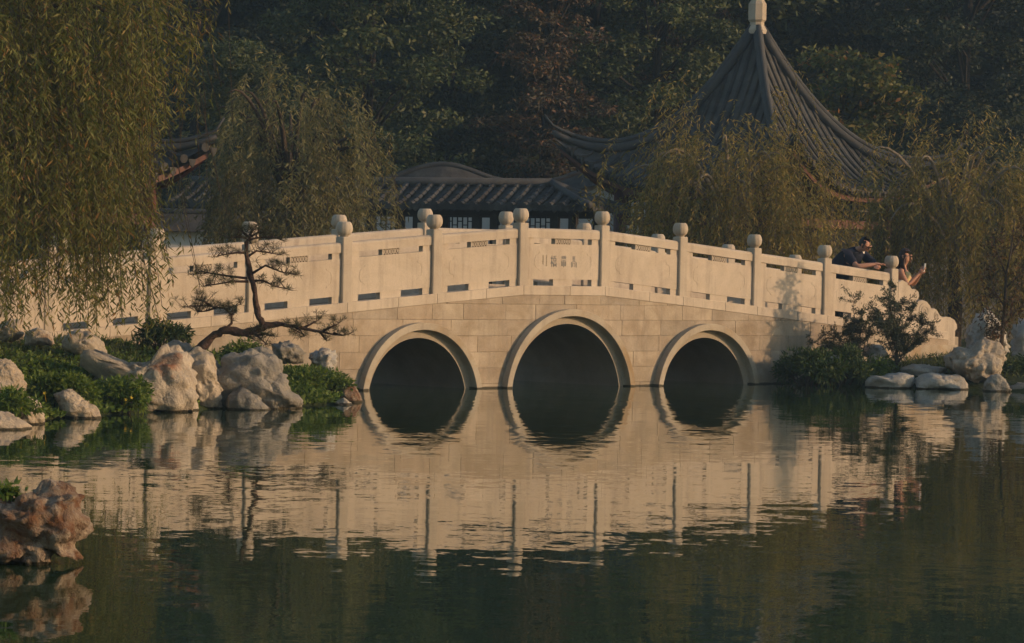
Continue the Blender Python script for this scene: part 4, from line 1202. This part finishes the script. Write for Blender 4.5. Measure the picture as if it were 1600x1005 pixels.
for k, (x, y, Y) in enumerate([(70, 615, 32.6), (197, 625, 33.9), (32, 637, 31.0), (205, 622, 33.9), (100, 600, 33.3)]):
    q = at(x, y, Y); fb = MB()
    for j in range(5):
        a = 2 * math.pi * j / 5; fb.add([(0, 0, 0), (0.012 * math.cos(a - .5), 0.012 * math.sin(a - .5), .006), (0.024 * math.cos(a), 0.024 * math.sin(a), 0.008), (0.012 * math.cos(a + .5), 0.012 * math.sin(a + .5), .006)], [(0, 1, 2, 3)])
    fb.tube([(0, 0, -0.14), (0, 0, 0)], 0.003, 4)
    o = fb.build('flower', M['flower']); o.location = q; o.rotation_euler = (0.9, 0, 0.3 * k)
    tag(o, 'tiny yellow flower in the groundcover of the left bank', 'flower', 'yellow flowers in the groundcover')

# thorny bush with straight spiky shoots
def spiky_bush(name, label, base, shoots, mat, seed, leafL, leafW, per):
    rng = np.random.default_rng(seed); r = random.Random(seed)
    root = empty(name, base); tag(root, label, 'bush')
    st = MB(); Bs, Ds = [], []
    for (dx, dy, dz) in shoots:
        tip = Vector((dx, dy, dz)); pts = [Vector((0, 0, -0.1)).lerp(tip, t) + Vector((r.uniform(-.02, .02), r.uniform(-.02, .02), 0.06 * math.sin(t * 3.1))) for t in np.linspace(0, 1, 6)]
        st.tube(pts, [0.010, 0.008, 0.006, 0.005, 0.004, 0.002], 5)
        segs = [(pts, 0.5)]
        for q in range(13):
            t = r.uniform(0.25, 0.97); i = int(t * 5); s = pts[i].lerp(pts[min(i + 1, 5)], t * 5 - i)
            e = s + Vector((r.uniform(-.22, .22), r.uniform(-.22, .22), r.uniform(-0.03, .20)))
            st.tube([s, e], [0.005, 0.002], 4); segs.append(([s, e], 0.35))
        for pts_, wt in segs:
            n = int(per * wt)
            A = np.array([p[:] for p in pts_]); t = rng.random(n) ** 0.8 * (len(A) - 1); i = np.minimum(t.astype(int), len(A) - 2)
            P = A[i] + (A[i + 1] - A[i]) * (t - i)[:, None] + rng.normal(0, 0.016, (n, 3)); tan = unit(A[i + 1] - A[i])
            Bs.append(P); Ds.append(unit(tan * 0.5 + rand_unit(n, rng)))
    B = np.concatenate(Bs); D = np.concatenate(Ds); S = unit(np.cross(D, rand_unit(len(B), rng)))
    V, F = leaves(B, D, S, rng.uniform(0.6, 1.4, len(B)) * leafL, rng.uniform(0.7, 1.3, len(B)) * leafW)
    link('foliage', np_mesh('foliage', V, F, mat), root); st.build('stems', M['bark'], root, True)
    return root
g1 = ground_at(1402, 47.2)
S_ = FPX / 47.2
sh = [((x - 1402) / S_, dy, (560 - y) / S_) for x, y, dy in ((1396, 442, 0), (1362, 470, .1), (1385, 462, -.1), (1425, 480, .05), (1464, 512, 0), (1452, 500, .15), (1440, 530, -.1), (1372, 500, -.15), (1412, 470, .1), (1400, 500, -.1))]
spiky_bush('thorny_bush', 'dark thorny bush with spiky shoots in front of the scroll wing', (g1[0], 47.2, 0.42), sh, M['thorn'], 62, 0.045, 0.012, 240)
g1 = ground_at(1345, 47.6)
sh = [((x - 1345) / S_, dy, (560 - y) / S_) for x, y, dy in ((1332, 462, 0), (1350, 478, .1), (1320, 500, -.1), (1365, 505, .1), (1340, 510, .1), (1300, 520, 0), (1280, 530, .1), (1262, 535, -.1))]
spiky_bush('thorny_bush', 'thin twiggy shrub with grey green leaves beside the thorny bush', (g1[0], 47.6, 0.40), sh, M['thorn'], 63, 0.042, 0.012, 190)

# slender tree on the right bank
def slender_tree():
    Y = 47.0; S = FPX / Y
    b = at(1563, 548, Y)
    root = empty('slender_tree', (b.x, Y, 0.4)); tag(root, 'slender young tree with sparse autumn leaves on the right bank', 'tree')
    q = lambda x, y, d=0.0: at(x, y, Y) - Vector((b.x, Y, 0.4)) + Vector((0, d, 0))
    tr = MB()
    tr.tube([q(1563, 560), q(1566, 520), q(1570, 480), q(1572, 430), q(1580, 390), q(1586, 340)], [0.035, 0.032, 0.026, 0.02, 0.013, 0.006], 8)
    tr.build('trunk', M['bark'], root, True)
    br = MB(); ends = []
    r = random.Random(8)
    for (x0, y0, x1, y1, x2, y2, d) in ((1566, 518, 1550, 500, 1540, 470, -.1), (1567, 510, 1585, 490, 1605, 470, .1), (1568, 500, 1582, 478, 1592, 440, 0), (1570, 480, 1555, 455, 1545, 420, .15), (1571, 450, 1592, 430, 1610, 400, -.1), (1572, 430, 1560, 400, 1552, 370, 0), (1566, 522, 1556, 524, 1545, 530, -.1), (1578, 400, 1592, 380, 1606, 350, .1)):
        pts = [q(x0, y0), q(x1, y1, d * .6), q(x2, y2, d)]
        br.tube(pts, [0.016, 0.010, 0.004], 5)
        for t in np.linspace(0.3, 1, 9):
            p = pts[0].lerp(pts[1], t * 2) if t < .5 else pts[1].lerp(pts[2], t * 2 - 1)
            e = p + Vector((r.uniform(-.2, .2), r.uniform(-.2, .2), r.uniform(-.12, .2))); br.tube([p, e], [0.005, 0.002], 4); ends += [p.lerp(e, k) for k in (.4, .7, 1)]
    br.build('branches', M['bark'], root, True)
    rng = np.random.default_rng(5); E_ = np.array([e[:] for e in ends]); n = 1900
    B = E_[rng.integers(0, len(E_), n)] + rng.normal(0, 0.045, (n, 3)); D = rand_unit(n, rng); D[:, 2] -= 0.5; D = unit(D); Sx = unit(np.cross(D, rand_unit(n, rng)))
    V, F = leaves(B, D, Sx, rng.uniform(0.05, 0.09, n), rng.uniform(0.016, 0.026, n))
    link('crown', np_mesh('crown', V, F, M['autumn']), root)
slender_tree()

# trained pine on the left bank
def pine():
    Y = 37.4
    b = at(318, 545, Y)
    root = empty('pine_tree', (b.x, Y, b.z)); tag(root, 'leaning bonsai like pine with flat needle pads in front of the bridge', 'pine tree')
    q = lambda x, y, d=0.0: at(x, y, Y) - Vector((b.x, Y, b.z)) + Vector((0, d, 0))
    def gnarl(pts, rads, n=3, amp=0.010):
        rr = random.Random(len(pts)); P, R = [], []
        for i in range(len(pts) - 1):
            for k in range(n):
                t = k / n; P.append(pts[i].lerp(pts[i + 1], t) + Vector((rr.uniform(-1, 1), rr.uniform(-1, 1), rr.uniform(-1, 1))) * amp)
                R.append((rads[i] + (rads[i + 1] - rads[i]) * t) * rr.uniform(0.84, 1.16))
        return P + [pts[-1]], R + [rads[-1]], 11
    tr = MB()
    tr.tube(*gnarl([q(300, 556), q(318, 540), q(336, 523), q(352, 515), q(375, 520), q(395, 518), q(418, 508), q(440, 506), q(465, 511), q(490, 516), q(515, 521), q(538, 524)], [0.058, 0.056, 0.050, 0.047, 0.050, 0.044, 0.043, 0.027, 0.021, 0.016, 0.011, 0.005]))
    tr.tube(*gnarl([q(413, 510), q(405, 495), q(401, 475), q(396, 450), q(391, 425), q(386, 402), q(385, 380), q(392, 366)], [0.045, 0.036, 0.034, 0.030, 0.034, 0.027, 0.022, 0.010]))
    tr.build('trunk', M['pine_bark'], root, True)
    br = MB(); tips = []
    B_ = [  # branch paths and pads
     ([(386, 435), (360, 432), (335, 428), (312, 424), (300, 430)], .1), ([(388, 440), (362, 440), (340, 444), (318, 448)], -.15), ([(390, 440), (410, 438), (430, 448), (450, 452)], .1),
     ([(393, 428), (415, 415), (440, 425), (468, 430)], -.1), ([(386, 402), (400, 392), (420, 395), (436, 398)], .15), ([(385, 395), (370, 395), (350, 398), (335, 402)], -.1),
     ([(386, 376), (400, 372), (425, 370), (445, 377)], .05), ([(386, 372), (372, 370), (358, 372), (345, 366)], -.05), ([(390, 368), (396, 358), (388, 352)], 0), ([(388, 372), (405, 362), (420, 358)], .1), ([(388, 370), (375, 360), (366, 356)], .1),
     ([(352, 515), (362, 505), (362, 492), (350, 482), (325, 478), (300, 478), (285, 480)], 0), ([(352, 484), (365, 478), (375, 476)], .1), ([(330, 478), (318, 470), (305, 468)], -.1), ([(340, 480), (322, 486), (306, 488)], .1),
     ([(440, 506), (452, 510), (462, 516), (478, 524)], -.1), ([(475, 512), (490, 504), (498, 500)], .1), ([(505, 517), (520, 510), (532, 504)], -.05), ([(500, 518), (506, 528), (510, 533)], .1), ([(520, 521), (535, 524), (546, 522)], 0),
     ([(460, 510), (470, 516), (476, 526)], -.1), ([(395, 519), (408, 530), (418, 540)], 0), ([(400, 525), (412, 522), (428, 526)], .1), ([(380, 522), (392, 528), (402, 532)], -.1)]
    r = random.Random(4)
    for path, d in B_:
        m = len(path)
        pts = [q(x, y, d * i / max(1, m - 1)) for i, (x, y) in enumerate(path)]
        br.tube(pts, [0.018 * (1 - 0.8 * i / (m - 1)) for i in range(m)], 6)
        L = sum((pts[i + 1] - pts[i]).length for i in range(m - 1))
        for k in range(max(4, int(L / 0.028))):
            t = r.uniform(0.22, 1.0) * (m - 1); i = min(int(t), m - 2); p = pts[i].lerp(pts[i + 1], t - i)
            e = p + Vector((r.uniform(-.08, .08), r.uniform(-.12, .12), r.uniform(-.03, .10)))
            br.tube([p, e], [0.006, 0.003], 4); tips.append(e)
        tips.append(pts[-1])
    br.build('branches', M['pine_bark'], root, True)
    rng = np.random.default_rng(6); E_ = np.array([e[:] for e in tips]); per = 30; n = len(E_) * per
    B = np.repeat(E_, per, 0) + rng.normal(0, 0.008, (n, 3)); D = rand_unit(n, rng); D[:, 2] = D[:, 2] * 0.8 + 0.45; D = unit(D); Sx = unit(np.cross(D, rand_unit(n, rng)))
    V, F = leaves(B, D, Sx, rng.uniform(0.05, 0.10, n), 0.0045)
    link('needles', np_mesh('needles', V, F, M['needle']), root)
pine()

# ------------------------------------------------------------------ people
M['skin'] = plain_mat('skin', (0.42, 0.22, 0.15), 0.55, 0.08, 30)
M['navy'] = plain_mat('navy_cotton', (0.012, 0.015, 0.032), 0.85, 0.2, 25)
M['trouser'] = plain_mat('dark_trousers', (0.04, 0.04, 0.045), 0.9, 0.2, 25)
M['hair'] = plain_mat('dark_hair', (0.014, 0.010, 0.009), 0.5, 0.3, 60)
M['hair_brown'] = plain_mat('brown_hair', (0.030, 0.014, 0.010), 0.45, 0.4, 60)
M['yellow_top'] = plain_mat('pale_yellow_cotton', (0.58, 0.47, 0.24), 0.85, 0.1, 25)
M['jeans'] = plain_mat('denim', (0.04, 0.05, 0.08), 0.9, 0.2, 30)
M['lens'] = plain_mat('sunglass_lens', (0.008, 0.008, 0.010), 0.15, 0.1, 5)
M['white_cloth'] = plain_mat('white_cloth', (0.75, 0.74, 0.72), 0.8, 0.05, 20)
M['phone'] = plain_mat('silver_plastic', (0.55, 0.56, 0.58), 0.35, 0.05, 20)
M['lip'] = plain_mat('lips', (0.30, 0.10, 0.08), 0.5, 0.05, 20)

def skin_mesh(name, nodes, edges, mat, parent=None, sub=2):
    names = list(nodes); ix = {k: i for i, k in enumerate(names)}
    me = bpy.data.meshes.new(name)
    me.from_pydata([nodes[k][0] for k in names], [(ix[a], ix[b]) for a, b in edges], [])
    me.materials.append(mat)
    o = link(name, me, parent)
    md = o.modifiers.new('skin', 'SKIN'); md.use_smooth_shade = True
    sv = me.skin_vertices[0].data
    for k in names:
        r = nodes[k][1]; r = r if isinstance(r, tuple) else (r, r)
        sv[ix[k]].radius = r; sv[ix[k]].use_root = (k == names[0])
    s = o.modifiers.new('sub', 'SUBSURF'); s.levels = sub; s.render_levels = sub
    return o

def chain(nodes, edges, start, pts, prefix):
    prev = start
    for i, (p, r) in enumerate(pts):
        k = f'{prefix}{i}'; nodes[k] = (tuple(p), r); edges.append((prev, k)); prev = k
    return prev

def hand(nodes, edges, wrist, wname, d, n, curl, pre, side):
    """palm and five fingers: d = pointing direction, n = palm normal (fingers curl towards it)"""
    d = Vector(d).normalized(); n = Vector(n).normalized(); s = d.cross(n).normalized() * side
    w = Vector(wrist); palm = w + d * 0.05
    nodes[pre + 'palm'] = (tuple(palm), (0.030, 0.018)); edges.append((wname, pre + 'palm'))
    for k, (off, ln) in enumerate(((-0.027, 0.060), (-0.009, 0.072), (0.009, 0.076), (0.027, 0.068))):
        p0 = palm + d * 0.035 + s * off; dd = (d + n * curl * 0.5).normalized(); p1 = p0 + dd * ln * 0.5; p2 = p1 + (d * (1 - curl * 0.6) + n * curl).normalized() * ln * 0.5
        chain(nodes, edges, pre + 'palm', [(p0, 0.010), (p1, 0.009), (p2, 0.0075)], f'{pre}f{k}')
    t0 = palm - d * 0.015 + s * 0.032; t1 = t0 + (d + s * 0.6 + n * 0.3).normalized() * 0.032; t2 = t1 + (d + n * 0.6).normalized() * 0.026
    chain(nodes, edges, pre + 'palm', [(t0, 0.012), (t1, 0.010), (t2, 0.008)], pre + 't')

def head_parts(root, c, fwd, up, hair_mat, long_hair, bald, glasses):
    f = Vector(fwd).normalized(); u = Vector(up); u = (u - f * u.dot(f)).normalized(); s = f.cross(u)
    W = lambda a, b, e: Vector(c) + f * a + s * b + u * e
    fc = MB()
    # nose
    fc.add([W(.088, 0, .030), W(.118, 0, -.018), W(.090, .016, -.022), W(.090, -.016, -.022), W(.085, 0, -.032)], [(0, 1, 2), (0, 3, 1), (1, 4, 2), (1, 3, 4), (0, 2, 4, 3)])
    # brow
    fc.tube([W(.080, -.045, .032), W(.094, -.02, .040), W(.094, .02, .040), W(.080, .045, .032)], [.008, .010, .010, .008], 6)
    for sg in (-1, 1): fc.tube([W(-.005, sg * .078, .03), W(-.018, sg * .090, .02), W(-.012, sg * .090, -.012), W(.0, sg * .080, -.025)], [.008, .014, .012, .006], 6)
    fc.build('face', M['skin'], root, True)
    lp = MB(); lp.tube([W(.080, -.024, -.055), W(.091, 0, -.053), W(.080, .024, -.055)], [.004, .007, .004], 6); lp.build('mouth', M['lip'], root, True)
    ey = MB()
    if glasses:
        for sg in (-1, 1):
            cc = W(.094, sg * .033, .016)
            ring = [cc + s * math.cos(a) * .028 + u * math.sin(a) * .020 for a in np.linspace(0, 2 * math.pi, 12, endpoint=False)]
            ey.add(ring + [p + f * .006 for p in ring], [tuple(range(12)), tuple(range(12, 24))] + [(i, (i + 1) % 12, 12 + (i + 1) % 12, 12 + i) for i in range(12)])
            ey.tube([W(.094, sg * .06, .020), W(-.005, sg * .086, .024)], .004, 5)
        ey.tube([W(.098, -.01, .022), W(.098, .01, .022)], .004, 5)
        ey.build('sunglasses', M['lens'], root)
    else:
        for sg in (-1, 1): ey.lathe([(0.001, -.005), (.006, 0), (.001, .005)], 8, 0, 0, W(.080, sg * .032, .014))
        ey.build('eyes', M['lens'], root, True)
    # hair shell
    V, F = ICO[4]
    vs = []; keep = {}
    for i, p in enumerate(V):
        a, b, e = p
        on = (a < 0.25 and e > -0.35 - 0.2 * (a < -0.3)) or (e > 0.55)
        if bald: on = (a < 0.30 and e > -0.45 and not (e > 0.62 and a > -0.35)) 
        if on:
            rr = 1.0 + 0.05 * noise.noise(Vector((a, b, e)) * 6)
            keep[i] = len(vs); vs.append(W(a * .103 * rr - 0.008, b * .088 * rr, e * .122 * rr + 0.018))
    fs = [tuple(keep[i] for i in t) for t in F if all(i in keep for i in t)]
    h = MB(); h.add(vs, fs)
    if long_hair:
        r = random.Random(2)
        for k in range(90):
            a = r.uniform(-1, 1); st = W(-.07 + (.06 + .05 * abs(a)) * r.random(), a * .090, .06 - 0.03 * abs(a))
            m_ = st + Vector((0, 0, -.14)) - f * (0.03 + .02 * r.random()) + s * a * 0.01
            e_ = m_ + Vector((0, 0, -.17 - .10 * r.random())) + f * r.uniform(-.02, .05) + s * a * 0.03
            h.tube([st, st.lerp(m_, .5) - f * .02, m_, e_], [.010, .014, .013, .004], 5)
    h.build('hair', hair_mat, root, True)

def man():
    # bridge frame: x along the bridge, y across it (0 = near balustrade), standing on the deck, leaning on the rail
    uc, _ = buv(1358, 420, 0.1)
    rail = float(np.interp(uc, PU, PB)) + 0.79
    dz = deck(uc)
    U = lambda a, v, z: tuple(Vector((BX, BY, 0)) + U3 * (uc + a) + V3 * v + Vector((0, 0, z)))
    sh_z = rail + 0.275
    nodes, edges = {}, []
    nodes['pelvis'] = (U(0, .80, dz + .92), 0.12); nodes['waist'] = (U(0, .70, (dz + .92) * .55 + sh_z * .45), 0.115)
    nodes['chest'] = (U(0, .46, sh_z - .09), 0.11); nodes['neck0'] = (U(0.01, .36, sh_z + .03), 0.062); nodes['neck1'] = (U(0.02, .28, sh_z + .075), 0.056)
    hc = Vector(U(0.035, .235, sh_z + .105)); dirv = (-V3 * 0.72 + U3 * 0.35 + Vector((0, 0, -0.55))).normalized()
    upv = (Vector((0, 0, 0.83)) - V3 * 0.5).normalized()
    nodes['jaw'] = (tuple(hc + dirv * 0.02 - upv * 0.035), 0.072); nodes['skull'] = (tuple(hc + upv * 0.035 - dirv * 0.008), 0.088); nodes['crown'] = (tuple(hc + upv * 0.085 - dirv * 0.015), 0.06)
    edges += [('pelvis', 'waist'), ('waist', 'chest'), ('chest', 'neck0'), ('neck0', 'neck1'), ('neck1', 'jaw'), ('jaw', 'skull'), ('skull', 'crown')]
    rz = rail + 0.045
    arms = {}
    for sg, pre in ((-1, 'l'), (1, 'r')):
        S0 = U(sg * .19, .40, sh_z - .03); E0 = U(sg * .25, .13, rz + .01); W0 = U(-sg * .02, -0.02 - 0.05 * (sg > 0), rz + (0.05 if sg < 0 else 0.01))
        chain(nodes, edges, 'chest', [(S0, .055), (E0, .044), (tuple((Vector(E0) + Vector(W0)) / 2), .044), (W0, .031)], pre + 'a')
        d = Vector(W0) - Vector(E0); hand(nodes, edges, W0, pre + 'a3', d, Vector((0, 0, -1)), 0.5, pre + 'h', sg); arms[sg] = (S0, E0)
        chain(nodes, edges, 'pelvis', [(U(sg * .10, .82, dz + .86), .10), (U(sg * .11, .80, dz + .48), .066), (U(sg * .12, .86, dz + .09), .046), (U(sg * .14, .70, dz + .035), (.05, .032))], pre + 'g')
    root = skin_mesh('person', nodes, edges, M['skin'])
    tag(root, 'man in a navy shirt and sunglasses leaning his crossed arms on the bridge rail', 'person', 'people on the bridge')
    sn, se = {}, []
    sn['waist'] = (U(0, .78, (dz + .92) * .85 + sh_z * .15), 0.20); sn['mid'] = (U(0, .67, (dz + .92) * .45 + sh_z * .55), 0.205); sn['chest'] = (U(0, .45, sh_z - .07), 0.185); sn['collar'] = (U(0.01, .335, sh_z + .045), 0.09)
    se += [('waist', 'mid'), ('mid', 'chest'), ('chest', 'collar')]
    for sg, pre in ((-1, 'l'), (1, 'r')):
        S0, E0 = arms[sg]; m_ = Vector(S0).lerp(Vector(E0), .5); e_ = Vector(S0).lerp(Vector(E0), .85)
        chain(sn, se, 'chest', [(S0, .092), (tuple(m_), .074), (tuple(e_), .064)], pre)
    skin_mesh('shirt', sn, se, M['navy'], root)
    tn, te = {}, []
    tn['hip'] = (U(0, .80, dz + .93), (0.168, 0.14))
    for sg, pre in ((-1, 'l'), (1, 'r')): chain(tn, te, 'hip', [(U(sg * .10, .82, dz + .84), .115), (U(sg * .11, .80, dz + .48), .085), (U(sg * .12, .86, dz + .10), .075)], pre)
    skin_mesh('trousers', tn, te, M['trouser'], root)
    cl = MB(); cc = Vector(U(0.05, .265, sh_z + .015)); cl.add([cc + U3 * -.03 + Vector((0, 0, .03)), cc + U3 * .03 + Vector((0, 0, .03)), cc + U3 * .012 - Vector((0, 0, .03)) - V3 * .012, cc - U3 * .012 - Vector((0, 0, .03)) - V3 * .012,
        cc + V3 * .05 + Vector((0, 0, .03))], [(0, 1, 2, 3), (0, 1, 4), (1, 2, 4), (2, 3, 4), (3, 0, 4)])
    cl.build('undershirt', M['white_cloth'], root)
    head_parts(root, hc + upv * 0.015, dirv, upv, M['hair'], False, True, True)
    return root

def woman():
    P = at(1411, 400, 49.5 + 0.2)
    gx_, gy_, dz = P.x, P.y, 0.44
    Rt = Vector((1, 0, 0)); Fw = Vector((0.93, -0.36, 0)).normalized(); Sd = Vector((0.36, 0.93, 0)).normalized()
    Q = lambda f, s, z: tuple(Vector((gx_, gy_, dz + z)) + Fw * f + Sd * s)
    nodes, edges = {}, []
    nodes['pelvis'] = (Q(-.03, 0, .86), (.115, .135)); nodes['waist'] = (Q(-.02, 0, 1.02), (.092, .115)); nodes['chest'] = (Q(-.005, 0, 1.22), (.10, .13)); nodes['neck0'] = (Q(.0, 0, 1.34), .052); nodes['neck1'] = (Q(.015, 0, 1.40), .045)
    hc = Vector(Q(.035, 0, 1.485)); fw = (Fw + Vector((0, 0, -.12))).normalized(); up = Vector((0, 0, 1))
    nodes['jaw'] = (tuple(hc + fw * .02 - up * .04), .062); nodes['skull'] = (tuple(hc + up * .03 - fw * .008), .08); nodes['crown'] = (tuple(hc + up * .078 - fw * .012), .055)
    edges += [('pelvis', 'waist'), ('waist', 'chest'), ('chest', 'neck0'), ('neck0', 'neck1'), ('neck1', 'jaw'), ('jaw', 'skull'), ('skull', 'crown')]
    sh = {}
    for sg, pre in ((-1, 'l'), (1, 'r')):
        S0 = Q(0, sg * .16, 1.27); E0 = Q(.13, sg * .17, 1.06); W0 = Q(.27, sg * .045, 1.235)
        chain(nodes, edges, 'chest', [(S0, .052), (E0, .036), (tuple((Vector(E0) + Vector(W0)) / 2), .033), (W0, .025)], pre + 'a')
        hand(nodes, edges, W0, pre + 'a3', Fw * .5 + Vector((0, 0, .8)) - Sd * sg * .1, -Sd * sg, 0.6, pre + 'h', sg); sh[sg] = (S0, E0)
        chain(nodes, edges, 'pelvis', [(Q(-.02, sg * .085, .80), .085), (Q(.0, sg * .09, .45), .056), (Q(-.03, sg * .09, .08), .038), (Q(.10, sg * .10, .03), (.042, .028))], pre + 'g')
    root = skin_mesh('person', nodes, edges, M['skin'])
    tag(root, 'woman with long dark hair in a pale yellow top holding up a phone', 'person', 'people on the bridge')
    sn, se = {}, []
    sn['hem'] = (Q(-.03, 0, .88), (.130, .15)); sn['waist'] = (Q(-.02, 0, 1.02), (.106, .128)); sn['chest'] = (Q(.0, 0, 1.20), (.125, .150)); sn['neckline'] = (Q(.0, 0, 1.29), (.105, .145))
    se += [('hem', 'waist'), ('waist', 'chest'), ('chest', 'neckline')]
    skin_mesh('top', sn, se, M['yellow_top'], root)
    tn, te = {}, []; tn['hip'] = (Q(-.03, 0, .85), (.128, .148))
    for sg, pre in ((-1, 'l'), (1, 'r')): chain(tn, te, 'hip', [(Q(-.02, sg * .085, .78), .098), (Q(.0, sg * .09, .45), .066), (Q(-.03, sg * .09, .10), .05)], pre)
    skin_mesh('jeans', tn, te, M['jeans'], root)
    head_parts(root, hc + up * .012, fw, up, M['hair_brown'], True, False, False)
    ph = MB(); c = Vector(Q(.345, 0, 1.335))
    f2 = (Fw + Vector((0, 0, -.15))).normalized(); u2 = Sd.cross(f2).normalized()
    if u2.z < 0: u2 = -u2
    def bx(hs, hf, hu, off=Vector((0, 0, 0))):
        vs = [c + off + Sd * a * hs + f2 * b * hf + u2 * e * hu for a in (-1, 1) for b in (-1, 1) for e in (-1, 1)]
        ph.add(vs, [(0, 1, 3, 2), (4, 6, 7, 5), (0, 4, 5, 1), (2, 3, 7, 6), (0, 2, 6, 4), (1, 5, 7, 3)])
    bx(.036, .006, .068); bx(.012, .004, .014, u2 * .045 + f2 * .009)
    o = ph.build('phone', M['phone']); tag(o, 'small silver phone held up by the woman', 'phone')
    return root
man(); woman()

# ------------------------------------------------------------------ evening haze
hm, hnt, hout = newmat('evening_haze')
hv = nd(hnt, 'ShaderNodeVolumePrincipled')
hv.inputs['Color'].default_value = (0.42, 0.68, 1.0, 1)
hv.inputs['Density'].default_value = 0.00085
hnt.links.new(hv.outputs[0], hout.inputs['Volume'])
hz = MB().box(-150, 150, -70, 180, -2.5, 52).build('haze', hm)
tag(hz, 'thin bluish evening haze filling the garden', 'haze', None, 'stuff')
